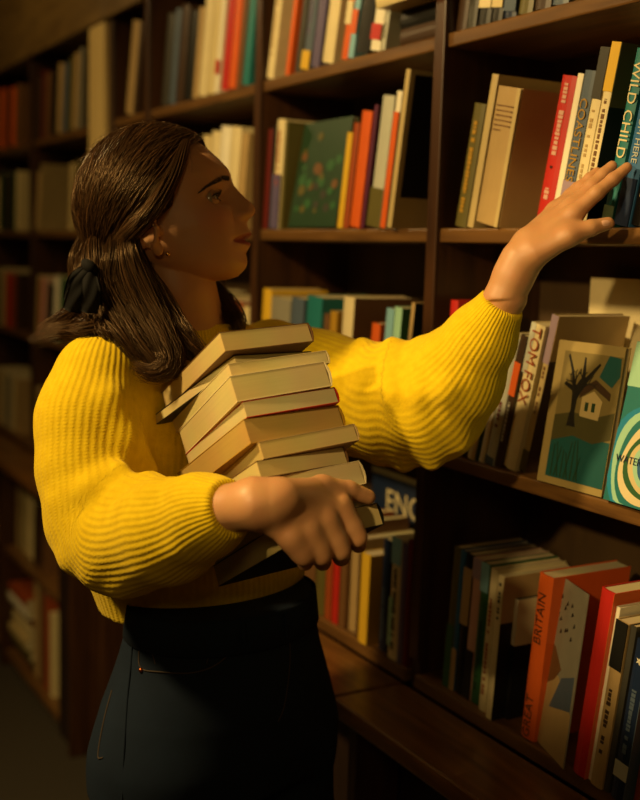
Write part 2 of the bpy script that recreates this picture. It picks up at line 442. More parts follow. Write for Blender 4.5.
b = find_book('blue-grey paperback with COASTLINES in gold capitals down its spine'); t, d, h = dims(b)
spine_text(b, 'spine_title', 'COASTLINES', 0.0195, t, h * .56, 'mustard')
b = find_book('teal green paperback with WILD CHILD in pale capitals, touched by fingertips'); t, d, h = dims(b)
spine_text(b, 'spine_title', 'WILD CHILD', 0.021, t, h * .66, 'cream')
b = find_book('blue paperback with FROM HERE in pale letters, behind the fingertips'); t, d, h = dims(b)
spine_text(b, 'spine_title', 'A MILE FROM HERE', 0.0135, t, h * .68, 'palegrey')
b = find_book('thick tan book with lines of small print on its wide spine'); t, d, h = dims(b)
for k in range(6):
    quad_on_spine(b, 'print_line', t, .12, .8 if k < 5 else .45, h * (.86 - .035 * k), h * (.868 - .035 * k), 'brown')
b = find_book('bright red paperback with pale spine lettering and a black heart'); t, d, h = dims(b)
hv = []
for k in range(24):
    a = 2 * math.pi * k / 24
    hv.append((t * .5 + .16 * t / 12 * 16 * math.sin(a) ** 3 * .45, -.0008, h * .4 + .16 * t / 12 * (13 * math.cos(a) - 5 * math.cos(2 * a) - 2 * math.cos(3 * a) - math.cos(4 * a)) * .45))
mesh_obj('heart_print', hv, [tuple(range(24))], pm('black'), b)
# the pale large book standing at the back of the second shelf
placed_book('pale tan picture book standing at the back behind the red paperback', 'books on the second shelf under the raised hand',
            Vector((.225, .188, ROWZ[2] + .0005)), Vector((0, -1, 0)), Vector((1, 0, 0)), Vector((0, 0, 1)), .012, .2, .246, 'beige')

shelf_run('R', 3, 2, [B(440, 447, .243, 'red', y=.002, d=.09, label='red paperback at the upright end of the third shelf under the hand')])
shelf_run('R', 3, 13, [
    B(455, 458, .2, 'mustard', y=.006), B(459, 465, .19, 'dkgrey', y=.01),
    B(466, 473, .2, 'cream', ('print', .3, .8, 'grey'), y=.006), B(474, 477, .195, 'dkgreen', y=.008), B(478, 483, .203, 'white', y=.006),
    B(484, 492, .2, 'palegrey', ('band', .0, .06, 'slate'), ('print', .3, .5, 'dkred'), y=.006), 
    B(493, 499, .205, 'dkbrown', ('band', .55, .8, 'orange'), ('print', .2, .5, 'palegrey'), y=.006),
    B(500, 513, .222, 'cream', ('band', .66, 1., 'palegrey', 0, .4), y=.010, label='cream paperback with TOM FOX in brown letters down its spine'),
    B(514, 525, .238, 'beige', ('band', .7, 1., 'mauve'), ('band', .0, .14, 'olive'), ('print', .38, .68, 'brown'), ('cover', .0, 1., .72, 1., 'tan'), ('cover', .0, 1., .0, .72, 'dkbrown'), y=.020,
      label='beige paperback with a mauve top, between TOM FOX and the tree picture'),
])
b = find_book('cream paperback with TOM FOX in brown letters down its spine'); t, d, h = dims(b)
spine_text(b, 'spine_title', 'TOM FOX', 0.026, t, h * .72, 'rust')
def lean_book(px_bl, px_br, px_tl, z, h, t, col, label, group, sign=1.0, lift=.0006, **kw):
    """a book shown cover-out: its two lower corners stand on the shelf, it leans back"""
    BL = on_z(*px_bl, z); BR = on_z(*px_br, z)
    d = ray(*px_tl); d2 = d @ d; oc = CAM_POS - BL
    bq = d @ oc; disc = bq * bq - d2 * (oc @ oc - h * h)
    if disc < 0: s = -bq / d2
    else: s = (-bq + sign * math.sqrt(disc)) / d2
    up = CAM_POS + d * s - BL; up /= np.linalg.norm(up)
    along = BR - BL; w = np.linalg.norm(along); along /= w
    nrm = np.cross(along, up); nrm /= np.linalg.norm(nrm)
    up = np.cross(nrm, along)
    org = BL - nrm * t
    low = min(0.0, -nrm[2] * t)
    org = org + np.array([0, 0, lift + max(0, nrm[2] * t)])
    r = placed_book(label, group, Vector(org), Vector(nrm), Vector(along), Vector(up), t, w, h, col, **kw)
    return r, t, w, h, (along, up, nrm)
tb, t, w, h, fr = lean_book((536, 481), (601, 499), (566, 332), ROWZ[3], .2, .010, '#9a8650', 'book facing out with a leafless tree and cottage on its cover', 'books on the third shelf under the raised hand', 1.0)
quad_on_cover(tb, 'cover_print', t, w * .13, w * .995, h * .05, h * .93, '#77683a')
quad_on_cover(tb, 'cover_print', t, w * .13, w * .995, h * .05, h * .36, '#174f4c', .0006)
def poly_on_cover(root, name, pts, t, col, eps):
    n = len(pts); V = [(t - .0002, y, z) for y, z in pts] + [(t + eps, y, z) for y, z in pts]
    F = [tuple(range(n, 2 * n))] + [(i, (i + 1) % n, (i + 1) % n + n, i + n) for i in range(n)]
    o = mesh_obj(name, V, F, pm(col), root); return o
def P2(*l): return [(w * a, h * c) for a, c in l]
poly_on_cover(tb, 'cover_print', P2((.13, .3), (.45, .36), (.75, .33), (.995, .38), (.995, .56), (.7, .5), (.4, .52), (.13, .48)), t, '#474322', .0007)
poly_on_cover(tb, 'cover_print', P2((.5, .5), (.78, .49), (.8, .62), (.66, .68), (.5, .63)), t, 'beige', .0008)
poly_on_cover(tb, 'cover_print', P2((.46, .62), (.66, .7), (.9, .63), (.9, .68), (.66, .76), (.46, .68)), t, 'dkbrown', .0009)
poly_on_cover(tb, 'cover_print', P2((.7, .78), (.9, .72), (.99, .8), (.97, .92), (.8, .93)), t, '#174f4c', .0007)
for (a, c) in ((.56, .54), (.66, .54)):
    poly_on_cover(tb, 'cover_print', P2((a, c), (a + .05, c), (a + .05, c + .06), (a, c + .06)), t, 'dkgreen', .001)
poly_on_cover(tb, 'tree_print', P2((.33, .42), (.46, .42), (.42, .52), (.43, .62), (.55, .74), (.7, .86), (.68, .87), (.5, .76), (.47, .9), (.45, .9), (.45, .76), (.38, .7), (.3, .82), (.22, .91), (.2, .9), (.28, .8), (.33, .7), (.22, .72), (.2, .7), (.34, .66), (.36, .54)), t, 'black', .0011)
rb = random.Random(3)
def branch(x, y, ang, ln, wd, dep):
    x2, y2 = x + ln * math.cos(ang) * 1.5, y + ln * math.sin(ang)
    nx, ny = -math.sin(ang) * wd, math.cos(ang) * wd
    cl = lambda v, a, b: min(max(v, a), b)
    poly_on_cover(tb, 'branch_print', P2((cl(x - nx, .14, .98), cl(y - ny, .1, .92)), (cl(x + nx, .14, .98), cl(y + ny, .1, .92)), (cl(x2 + nx * .5, .14, .98), cl(y2 + ny * .5, .1, .92)), (cl(x2 - nx * .5, .14, .98), cl(y2 - ny * .5, .1, .92))), t, 'black', .0012)
    if dep:
        for sgn in (-1, 1): branch(x2, y2, ang + sgn * rb.uniform(.3, .75), ln * rb.uniform(.6, .8), wd * .62, dep - 1)
branch(.40, .62, 1.9, .08, .014, 3); branch(.42, .62, 1.1, .085, .014, 3)
for k in range(9):
    a = .2 + .05 * k; q = .07 * math.sin(k * 2.1)
    poly_on_cover(tb, 'reed_print', P2((a, .06), (a + .02, .06), (a + q + .012, .28 + .06 * math.sin(k * 3.3)), (a + q, .28 + .06 * math.sin(k * 3.3))), t, 'dkgreen', .001)
wb, t, w, h, fr = lean_book((602, 501), (664, 520), (626, 343), ROWZ[3], .21, .013, 'teal', 'turquoise book facing out with concentric rings on its cover', 'books on the third shelf under the raised hand', 1.0)
cy, cz = w * .60, h * .26
for k, (rr, c) in enumerate(((.5, '#1f7fa0'), (.44, 'mint'), (.38, 'teal'), (.33, 'cream'), (.27, 'green'), (.22, 'ivory'), (.17, 'mint'), (.12, 'blue'), (.08, 'sky'), (.05, 'navy'))):
    pts = []
    for j in range(40):
        a = 2 * math.pi * j / 40
        rad = rr * w * 1.35 * (1 + .05 * math.sin(3 * a + k))
        yy = min(max(cy + rad * math.cos(a), w * .002), w * .998); zz = min(max(cz + rad * math.sin(a) * 1.1, h * .002), h * .998)
        pts.append((yy, zz))
    V = [(t + .0002 + .0001 * k, y, z) for y, z in pts]
    mesh_obj('ring_print', V, [tuple(range(40))], pm(c), wb)
poly_on_cover(wb, 'cover_print', [(w * .002, h * .72), (w * .998, h * .72), (w * .998, h * .998), (w * .002, h * .998)], t, 'mint', .0001)
cover_text(wb, 'cover_title', 'WATERLAND', .0135, t, w * .46, h * .27, 'navy', eps=.0014)
placed_book('cream book added for the lit back wall, third shelf under the hand', 'books on the third shelf under the raised hand',
            Vector((.17, .19, ROWZ[3] + .0005)), Vector((0, -1, 0)), Vector((1, 0, 0)), Vector((0, 0, 1)), .014, .3, .285, 'cream')  # its cream colour stands in for light falling on the back wall

# fourth shelf under the hand
shelf_run('R', 4, 3.5, [
    B(442, 448, .235, 'olive', ('band', .0, .45, 'green'), y=.004, label='olive green book at the upright end of the fourth shelf under the hand'),
    B(448.5, 453, .233, 'blue', ('band', .0, .3, 'tan'), y=.004), B(453.5, 461, .232, 'black', ('band', .5, .9, 'tan'), y=.004),
    B(461.5, 469, .23, 'pink', ('band', .0, .35, 'black'), ('band', .86, 1., 'mauve'), y=.004), B(469.5, 477, .228, 'green', ('band', .8, 1., 'sky'), ('print', .1, .6, 'dkgreen'), y=.004),
    B(477.5, 484, .227, 'cream', ('print', .12, .8, 'rust'), y=-.003), 
    B(484.5, 491, .226, 'cream', ('print', .7, .95, 'black'), ('cover', .0, 1., .0, .68, 'black'), ('cover', .0, 1., .68, 1., 'tan'), y=-.012, label='cream spined paperback with a black and tan landscape cover, fourth shelf'),
    B(500, 507, .19, 'black', ('band', .62, 1., 'white'), ('cover', .0, 1., .0, .62, 'black'), ('cover', .0, 1., .62, 1., 'cream'), y=.012, label='short black paperback with a white top, beside GREAT BRITAIN'),
])

run = shelf_run('R', 4, 5, [
    B(519, 532, .25, 'orange', y=-.006, d=.15, label='orange spined book with GREAT BRITAIN, its pictured cover swung open'),
])
gb = run[0]['root']; gt = run[0]['t']
bpy.context.view_layer.update()
spine_text(gb, 'spine_title', 'GREAT', .021, gt, .035, 'dkbrown', up=True)
spine_text(gb, 'spine_title', 'BRITAIN', .021, gt, .185, 'dkbrown', up=True)
def open_panel(root, name, px_bl, px_br, px_tl, z, h, t, col):
    BL = on_z(*px_bl, z); BR = on_z(*px_br, z)
    d = ray(*px_tl); d2 = d @ d; oc = CAM_POS - BL
    bq = d @ oc; disc = max(0, bq * bq - d2 * (oc @ oc - h * h))
    up = CAM_POS + d * (-bq + math.sqrt(disc)) / d2 - BL; up /= np.linalg.norm(up)
    along = BR - BL; w = np.linalg.norm(along); along /= w
    nrm = np.cross(along, up); nrm /= np.linalg.norm(nrm); up = np.cross(nrm, along)
    v, f = box_vf(-t, 0, 0, w, 0, h)
    o = mesh_obj(name, v, f, pm(col), root)
    o.matrix_basis = root.matrix_basis.inverted() @ frame_matrix(Vector(BL) + Vector((0, 0, .001)), Vector(nrm), Vector(along), Vector(up))
    return o, w
gc, w = open_panel(gb, 'front_cover', (533, 737), (563, 770), (540, 549), .78, .246, .0016, 'grey')
gc['label'] = 'pictured front cover swung open'
h = .246; t = 0.0
poly_on_cover(gc, 'cover_print', [(w * .01, h * .002), (w * .99, h * .002), (w * .99, h * .3), (w * .5, h * .45), (w * .01, h * .5)], t, 'tan', .0004)
poly_on_cover(gc, 'cover_print', [(w * .35, h * .25), (w * .95, h * .32), (w * .95, h * .52), (w * .6, h * .46)], t, 'slate', .0006)
poly_on_cover(gc, 'cover_print', [(w * .01, h * .32), (w * .4, h * .42), (w * .55, h * .5), (w * .3, h * .6), (w * .01, h * .62)], t, 'brown', .0005)
for k in range(12):
    a = .22 + .045 * k; c = .78 + .1 * math.sin(k * 1.7)
    poly_on_cover(gc, 'bird_print', [(w * a, h * c), (w * (a + .06), h * (c + .012)), (w * (a + .03), h * (c + .03))], t, 'black', .0006)
shelf_run('R', 4, 7, [
    B(571, 584, .268, 'red', ('cover', 0, 1, 0, 1, 'orange'), y=-.018, d=.16, label='red book standing behind the open GREAT BRITAIN cover'),
    B(584.5, 588, .25, 'white', y=-.012), B(589, 600, .236, 'tan', ('band', .72, 1., 'black'), ('print', .15, .6, 'dkbrown'), y=-.02, label='tan paperback with a black top to its spine, fourth shelf'),
    B(601, 608, .235, 'dkgrey', y=-.016), B(609, 622, .222, 'navy', ('band', .14, .24, 'palegrey'), ('print', .3, .7, 'slate'), ('cover', 0, 1, .0, .9, 'slate'), y=-.022, label='navy book with a white emblem near the top of its spine'),
    B(631, 643, .2, 'rust', ('cover', 0, 1, 0, 1, 'slate'), y=-.015), B(645, 657, .21, 'cream', y=-.012)])
nb = find_book('navy book with a white emblem near the top of its spine'); t, d, h = dims(nb)
for k in range(5):
    a = 2 * math.pi * k / 5
    v = [(t * .5 + .2 * t * math.cos(a + q) * r, -.0008, h * .88 + .2 * t * math.sin(a + q) * r) for q, r in ((-.5, .55), (0, 1.25), (.5, .55))] + [(t * .5, -.0008, h * .88)]
    mesh_obj('emblem_print', v, [(0, 1, 2, 3)], pm('white'), nb)

# ---- bay behind the yellow sleeve ------------------------------------------------
shelf_run('M', 1, 12, [
    B(263, 270, .225, 'cream', ('print', .2, .7, 'tan'), y=.004, label='cream book past the thin upright, top shelf behind the yellow sleeve'),
    B(284, 288, .2, 'orange', y=.01), B(293, 299, .19, 'dkgrey', y=.01), B(300, 308, .215, 'slate', ('band', .0, .16, 'yellow'), ('print', .3, .9, 'violet'), y=.006), 
    B(309, 317, .215, 'violet', y=.006), B(320, 331, .225, 'cream', y=.004, label='broad cream spine beside a violet book, top shelf behind the sleeve'), B(340, 346, .2, 'orange', ('band', .3, .5, 'cream'), y=.004), 
    B(346.5, 352, .205, 'sky', ('band', .2, .4, 'orange'), y=.004), B(353, 366, .21, 'black', y=.002), B(368, 378, .22, 'white', ('band', .08, .2, 'red'), ('band', .45, .6, 'orange'), y=.002), B(378.5, 384, .2, 'palegrey', ('print', .1, .9, 'black'), y=.006)])
g = 'books lying flat on the top shelf behind the yellow sleeve'
flat_book('dark brown book lying at the bottom of the flat pile by the upright', g, -.135, -.016, .01, .14, 1.8105, .028, 'dkbrown')
flat_book('black book lying second in the flat pile by the upright', g, -.14, -.016, .012, .14, 1.8388, .03, 'black')
flat_book('cream book lying on top of the flat pile by the upright', g, -.15, -.016, -.03, .13, 1.8692, .024, 'ivory')
rn = shelf_run('M', 2, 5, [
    B(259, 264, .2, 'dkred', y=.004), B(264.5, 269, .205, 'black', y=.004), B(269.5, 277, .215, 'cream', ('band', .0, .5, 'violet'), ('print', .4, .9, 'rust'), y=.002), B(277.5, 281, .21, 'olive', y=.006)])
g = 'books on the second shelf behind the yellow sleeve'
t, h = .012, .205; ug = rn[-1]['end'] + .02; w = u_at(335, .01, 1.512) - ug
o = placed_book('dark green book facing out with leafy cover on second shelf', g, Vector((ug, .022, ROWZ[2] + .0025)), Vector((0, -math.cos(.16), math.sin(.16))), Vector((1, 0, 0)), Vector((0, math.sin(.16), math.cos(.16))), t, w, h, 'dkgreen')
for k in range(26):
    a, c, r = random.uniform(.08, .9), random.uniform(.1, .92), random.uniform(.03, .09)
    poly_on_cover(o, 'leaf_print', [(w * min(.98, max(.02, a + r * math.cos(q * 1.05))), h * min(.98, max(.02, c + r * .7 * math.sin(q * 1.05)))) for q in range(6)], t, random.choice(['green', 'olive', 'green', 'brown', 'dkgrey']), .0003 + .00004 * k)
shelf_run('M', 2, 9, [
    B(336, 341, .17, 'yellow', y=.0, label='short yellow book tucked beside the leafy green cover'), B(341.5, 347, .185, 'rust', y=.0), B(347.5, 359, .2, 'orange', ('cover', 0, 1, 0, 1, 'orange'), y=-.004, label='broad orange book on the second shelf behind the yellow sleeve'),
    B(359.5, 363, .21, 'plum', y=-.002), B(366, 379, .22, 'palegrey', ('band', .0, .3, 'olive'), ('cover', 0, 1, 0, 1, 'palegrey'), y=.0), B(380, 385, .225, 'white', ('band', .0, .85, 'orange'), y=-.004, label='white topped orange spine beside the tall framed cover'),
    B(386, 391, .255, 'beige', ('cover', 0, 1, 0, 1, 'beige'), ('cover', .06, .96, .2, .97, 'black'), y=-.012, d=.17, label='tall beige book with black cover panel beside the upright, second shelf')])
placed_book('pale tan book standing behind the orange one on the second shelf', g, Vector((-.30, .17, ROWZ[2] + .0005)), Vector((0, -1, 0)), Vector((1, 0, 0)), Vector((0, 0, 1)), .02, .17, .19, 'beige')
shelf_run('M', 3, 4, [
    B(250, 258, 0.232, 'yellow', y=.0, label='yellow spined book on the third shelf behind the yellow sleeve'), B(258.5, 283, 0.215, 'grey', y=.0, label='very thick grey volume beside a yellow spine on the third shelf'), B(283.5, 296, 0.220, 'slate', y=.002), B(299, 315, 0.226, 'teal', ('cover', 0, 1, 0, 1, 'teal'), y=.0), B(316, 322, 0.197, 'brown', y=.004),
    B(322.5, 329, 0.203, 'mustard', y=.004), B(334, 346, 0.232, 'cream', ('cover', 0, 1, 0, 1, 'brown'), y=-.002, label='cream spined book with a brown side on the third shelf'), B(363, 371, 0.191, 'orange', y=.0)])
shelf_run('M', 3, 5, [B(375, 382, 0.220, 'sky', ('band', .0, .3, 'black'), y=.0), B(382.5, 391, 0.223, 'mint', ('band', .0, .35, 'black'), ('cover', 0, 1, .35, 1, 'green'), y=.0)])
shelf_run('M', 3, 7, [B(396, 400, 0.235, 'tan', ('cover', 0, 1, 0, 1, 'black'), y=-.008, d=.16, label='tan book with black cover leaning to the upright, third shelf')])
flat_book('thick tan book lying flat on the third shelf behind the sleeve', 'books on the third shelf behind the yellow sleeve', -.245, -.19 + .06, .05, .2, ROWZ[3] + .0005, .04, 'tan') if False else None
shelf_run('M', 4, 1.5, [
    B(300, 312, .2, 'brown', y=-.004), B(313, 322, .19, 'olive', y=-.004), B(323, 329, .2, 'rust', y=-.004), B(330, 336, .18, 'red', y=-.004),
    B(337, 343, .2, 'brown', y=-.004), B(344, 354, .175, 'tan', y=.004), B(356, 366, .165, 'yellow', ('cover', 0, 1, 0, 1, 'mustard'), y=-.014, label='yellow book with mustard cover on the fourth shelf behind her hand'),
    B(377, 384, .2, 'navy', ('print', .1, .6, 'slate'), y=.0), B(386, 395, .215, 'cream', ('band', .1, .5, 'mint', 0, .5), ('print', .08, .75, 'black'), ('band', .78, 1., 'sky'), y=-.008, label='cream paperback with large dark print below the navy EN cover'), B(395.5, 400, .21, 'violet', y=-.008), B(400.5, 405, .22, 'dkred', y=-.006)])
o, t, w, h, fr = lean_book((372, 640), (425, 655), (374, 484), .78, .28, .014, 'navy', 'tall navy book facing out with ENG in white capitals', 'books on the fourth shelf behind the yellow sleeve') if False else (None,) * 5
eb = placed_book('tall navy book facing out at the back with ENG in white capitals', 'books on the fourth shelf behind the yellow sleeve', Vector((u_at(369, .145, .95), .165, .7805)), Vector((0, -1, 0)), Vector((1, 0, 0)), Vector((0, 0, 1)), .016, .20, .268, 'navy')
quad_on_cover(eb, 'cover_print', .016, 0.0, .20, .257, .268, 'palegrey')
quad_on_cover(eb, 'cover_print', .016, 0.06, .19, .155, .168, 'palegrey')
cover_text(eb, 'cover_title', 'ENG', .062, .016, .115, .208, 'cream')
# ---- bay behind her face -----------------------------------------------------------
shelf_run('F', 1, 10, [
    B(160, 167, .215, 'dkgrey', y=.004, label='charcoal book at the pale thin upright, top shelf behind her head'), B(167.5, 173, .22, 'slate', y=.004), B(173.5, 181, .22, 'dkbrown', y=.004), B(181.5, 190, .2, 'black', y=.006),
    B(191, 196, .2, 'tan', y=.004), B(196.5, 204, .225, 'cream', y=.002, label='first of the pair of cream books above her forehead'), B(204.5, 212, .23, 'ivory', y=.002, label='ivory book of the pale row above her forehead'), B(212.5, 217, .2, 'white', ('band', .2, .35, 'red'), y=.004), B(219, 226, .215, 'red', y=.002), B(226.5, 233, .215, 'orange', y=.002),
    B(233.5, 239, .205, 'brown', y=.006), B(240, 247, .2, 'teal', y=.004)])
shelf_run('F', 2, 8, [
    B(150, 158, .2, 'brown', y=.004), B(159, 166, .2, 'dkgreen', y=.004), B(167, 175, .21, 'tan', y=.004), B(176, 184, .2, 'dkbrown', y=.004), B(185, 194, .2, 'rust', y=.004),
    B(195, 203, .21, 'ivory', y=.0), B(204, 212, .215, 'cream', y=.0, label='cream book right in front of her brow, second shelf'), B(212.5, 222, .22, 'white', y=-.004, label='white book in front of her nose, second shelf'), B(222.5, 232, .215, 'cream', y=-.004, label='cream book nearest the thin upright in front of her nose'), B(233, 240, .2, 'tan', y=.0)])
shelf_run('F', 3, 6, [B(150, 160, .19, 'brown', y=.004), B(161, 170, .2, 'dkgreen', y=.004), B(171, 182, .2, 'olive', y=.004), B(183, 193, .21, 'dkbrown', y=.004), B(194, 204, .2, 'tan', y=.004), B(205, 214, .195, 'beige', y=.0), B(215, 225, .2, 'ivory', y=.0), B(226, 235, .2, 'rust', y=.0), B(236, 243, .19, 'ivory', y=.0)])
# ---- narrow bay by the pilaster
shelf_run('N', 1, 13, [B(124, 131, .235, 'tan', y=.0), B(131.5, 135, .23, 'dkbrown', y=.002)])
# ---- bays past the pilaster
shelf_run('L', 1, 8, [B(26, 31, .2, 'dkbrown', y=.004), B(31.5, 36, .19, 'dkgrey', y=.004), B(37, 42, .215, 'dkred', y=.004), B(43, 48, .2, 'brown', y=.004), B(49, 54, .2, 'black', y=.004), B(55, 60, .21, 'tan', y=.0), B(60.5, 65, .205, 'slate', y=.0), B(66, 70, .215, 'olive', y=.0), B(70.5, 75, .22, 'tan', y=.0), B(76, 79, .23, 'grey', y=.0)])
shelf_run('L', 2, 11, [B(25, 29, .19, 'tan', y=.0), B(29.5, 33, .22, 'beige', y=.0)])
g = 'books on the second shelf past the cream pilaster'
t, h = .02, .2; ug = u_at(42, .13, 1.512); w = min(.16, u_at(72, .13, 1.512) - ug)
o = placed_book('patchwork coloured book facing out past the cream pilaster', g, Vector((ug, .165, ROWZ[2] + .003)), Vector((0, -math.cos(.12), math.sin(.12))), Vector((1, 0, 0)), Vector((0, math.sin(.12), math.cos(.12))), t, w, h, 'tan')
for k in range(22):
    a, c = random.uniform(.03, .8), random.uniform(.04, .82)
    quad_on_cover(o, 'cover_print', t, w * a, w * (a + .16), h * c, h * (c + .13), random.choice(['olive', 'rust', 'green', 'beige', 'brown', 'mustard', 'dkred']), .0004 + .00005 * k)
quad_on_cover(o, 'cover_print', t, w * .05, w * .6, h * .84, h * .98, 'red', .0018)
shelf_run('L', 2, 5, [B(67, 72, .2, 'beige', y=.0), B(72.5, 79, .205, 'olive', y=.0)])
shelf_run('L', 3, 9, [B(24, 28, .2, 'tan', y=.0), B(28.5, 32, .195, 'dkbrown', y=.0), B(33, 38, .2, 'red', y=.0), B(38.5, 43, .2, 'pink', y=.0), B(44, 50, .18, 'black', y=.004), B(51, 56, .205, 'white', y=.0), B(56.5, 60, .21, 'green', y=.0), B(61, 67, .19, 'dkgrey', y=.004), B(68, 73, .2, 'tan', y=.0), B(74, 79, .2, 'brown', y=.0)])
shelf_run('L', 4, 2, [B(22, 27, .2, 'tan', y=.0), B(28, 33, .18, 'black', y=.0), B(34, 38, .21, 'brown', y=.0), B(39, 44, .2, 'rust', y=.0), B(45, 50, .2, 'dkred', y=.0), B(51, 57, .2, 'tan', y=.0), B(58, 66, .19, 'dkbrown', y=.0)])
shelf_run('L', 5, 4, [B(8, 13, .22, 'tan', y=-.07), B(14, 18, .24, 'dkgreen', y=-.07), B(19, 25, .245, 'beige', y=-.07), B(26, 31, .22, 'ivory', y=-.07), B(32, 39, .2, 'dkbrown', y=-.07), B(41, 47, .2, 'brown', y=-.07)])
shelf_run('L', 6, 0, [B(33, 38, .31, 'tan', y=-.08, d=.22), B(38.5, 43, .315, 'brown', y=-.08, d=.22), B(43.5, 48, .31, 'rust', y=-.08, d=.22), B(49, 52, .27, 'ivory', y=-.085, d=.22)])
for row in (1, 2, 3, 4):
    cols = [['orange', 'brown', 'dkbrown', 'black'], ['dkgreen', 'ivory', 'dkbrown', 'tan'], ['beige', 'dkbrown', 'red', 'brown'], ['ivory', 'tan', 'grey', 'brown'], ['tan', 'dkbrown', 'beige', 'olive']][row - 1]
    shelf_run('K', row, 6, [B(-14, -9, .2, cols[3], y=.0), B(-8, -3, .19, cols[1], y=.0), B(-2, 3, .21, cols[0], y=.0), B(4, 8, .2, cols[2], y=.0), B(9, 13, .2, cols[0] if row != 3 else 'rust', y=.0), B(14, 18, .205, cols[1], y=.0)])

PG = 'books lying flat on the lowest shelf past the pilaster'
zz = ROWZ[6] + .0005
for i, (c, t_, nm) in enumerate((('dkbrown', .035, 'dark brown'), ('olive', .035, 'olive'), ('beige', .035, 'beige'), ('ivory', .04, 'ivory'), ('dkred', .03, 'dark red'), ('white', .035, 'white'), ('rust', .03, 'rust'))):
    flat_book('%s book in the flat pile on the lowest shelf past the pilaster' % nm, PG, -2.30 + .01 * math.sin(i), -2.07 + .01 * math.sin(i * 2), -.09 + .012 * math.cos(i * 1.7), .07, zz, t_, c)
    zz += t_ + .0006
# ------------------------------------------------------------------ the woman: signed-distance modelling helpers
class Field:
    """a distance field on a regular grid in camera-aligned metres; smooth unions of simple solids"""
    def __init__(s, lo, hi, step):
        s.lo = np.array(lo, np.float32); s.step = step
        s.n = np.ceil((np.array(hi) - np.array(lo)) / step).astype(int) + 1
        s.v = np.full(s.n, 1.0, np.float32)
    def _region(s, lo, hi):
        a = np.clip(np.floor((np.array(lo) - s.lo) / s.step).astype(int), 0, s.n - 1)
        b = np.clip(np.ceil((np.array(hi) - s.lo) / s.step).astype(int) + 1, 1, s.n)
        sl = tuple(slice(x, y) for x, y in zip(a, b))
        ax = [s.lo[i] + s.step * np.arange(a[i], b[i], dtype=np.float32) for i in range(3)]
        return sl, np.meshgrid(*ax, indexing='ij')
    def put(s, fn, lo, hi, k=0.0, op='add'):
        sl, (X, Y, Z) = s._region(lo, hi)
        if X.size == 0: return
        d = fn(np.stack([X, Y, Z], -1)).astype(np.float32)
        o = s.v[sl]
        if op == 'add':
            if k > 0:
                h = np.clip(0.5 + 0.5 * (o - d) / k, 0, 1)
                s.v[sl] = o * (1 - h) + d * h - k * h * (1 - h)
            else: s.v[sl] = np.minimum(o, d)
        else:
            s.v[sl] = np.maximum(o, -d)
    def cone(s, a, b, ra, rb, k=0.0, op='add'):
        a = np.array(a, np.float32); b = np.array(b, np.float32); m = max(ra, rb) + 0.03 + k
        s.put(lambda p: sd_cone(p, a, b, ra, rb), np.minimum(a, b) - m, np.maximum(a, b) + m, k, op)
    def chain(s, pts, rad, k=0.0, k0=None):
        for i in range(len(pts) - 1):
            s.cone(pts[i], pts[i + 1], rad[i], rad[i + 1], k if (i or k0 is None) else k0)
    def ball(s, c, r, k=0.0, axes=None):
        c = np.array(c, np.float32); r = np.array(r if np.ndim(r) else [r] * 3, np.float32); m = r.max() + 0.03 + k
        A = np.array(axes, np.float32) if axes is not None else np.eye(3, dtype=np.float32)
        def fn(p):
            q = (p - c) @ A.T
            k0 = np.linalg.norm(q / r, axis=-1); k1 = np.linalg.norm(q / (r * r), axis=-1) + 1e-9
            return k0 * (k0 - 1) / k1
        s.put(fn, c - m, c + m, k)
    def mesh(s):
        for ax in range(3):
            sl = [slice(None)] * 3
            for e in (0, -1):
                sl[ax] = e; s.v[tuple(sl)] = np.maximum(s.v[tuple(sl)], .001)
        V, F = surface_nets(s.v)
        return s.lo + V * s.step, F
def sd_cone(p, a, b, ra, rb):
    ba = b - a; L = float(ba @ ba) + 1e-12
    t = np.clip(((p - a) @ ba) / L, 0, 1)
    return np.linalg.norm(p - a - t[..., None] * ba, axis=-1) - (ra + (rb - ra) * t)
def surface_nets(g):
    ins = g < 0
    nx, ny, nz = g.shape
    cs = (nx - 1, ny - 1, nz - 1)
    acc = np.zeros(cs + (3,), np.float32); cnt = np.zeros(cs, np.float32)
    offs = [(0, 0, 0), (1, 0, 0), (0, 1, 0), (1, 1, 0), (0, 0, 1), (1, 0, 1), (0, 1, 1), (1, 1, 1)]
    def sub(a, o): return a[o[0]:o[0] + cs[0], o[1]:o[1] + cs[1], o[2]:o[2] + cs[2]]
    for o in offs:
        for ax in range(3):
            if o[ax]: continue
            o2 = list(o); o2[ax] = 1
            A, Bv = sub(g, o), sub(g, o2)
            m = sub(ins, o) != sub(ins, o2)
            idx = np.nonzero(m)
            va, vb = A[idx], Bv[idx]
            t = va / (va - vb)
            for c in range(3):
                acc[idx + (np.full(len(idx[0]), c),)] += o[c] + (t if c == ax else 0)
            cnt[idx] += 1
    act = cnt > 0
    ids = np.full(cs, -1, np.int64); ids[act] = np.arange(act.sum())
    cell = np.stack(np.nonzero(act), -1)
    V = cell + acc[act] / cnt[act][:, None]
    Q = []
    for ax in range(3):
        b, c = (ax + 1) % 3, (ax + 2) % 3
        sl0 = [slice(1, n - 1) for n in g.shape]; sl1 = list(sl0)
        sl0[ax] = slice(0, g.shape[ax] - 1); sl1[ax] = slice(1, g.shape[ax])
        i0, i1 = ins[tuple(sl0)], ins[tuple(sl1)]
        w = np.stack(np.nonzero(i0 != i1), -1)
        if not len(w): continue
        s = i0[tuple(w.T)]
        base = w.copy(); base[:, b] += 1; base[:, c] += 1           # grid index of the edge start
        def cid(db, dc):
            q = base.copy(); q[:, b] += db; q[:, c] += dc
            return ids[tuple(q.T)]
        quad = np.stack([cid(-1, -1), cid(0, -1), cid(0, 0), cid(-1, 0)], -1)
        quad[~s] = quad[~s][:, ::-1]
        Q.append(quad)
    return V, np.concatenate(Q)
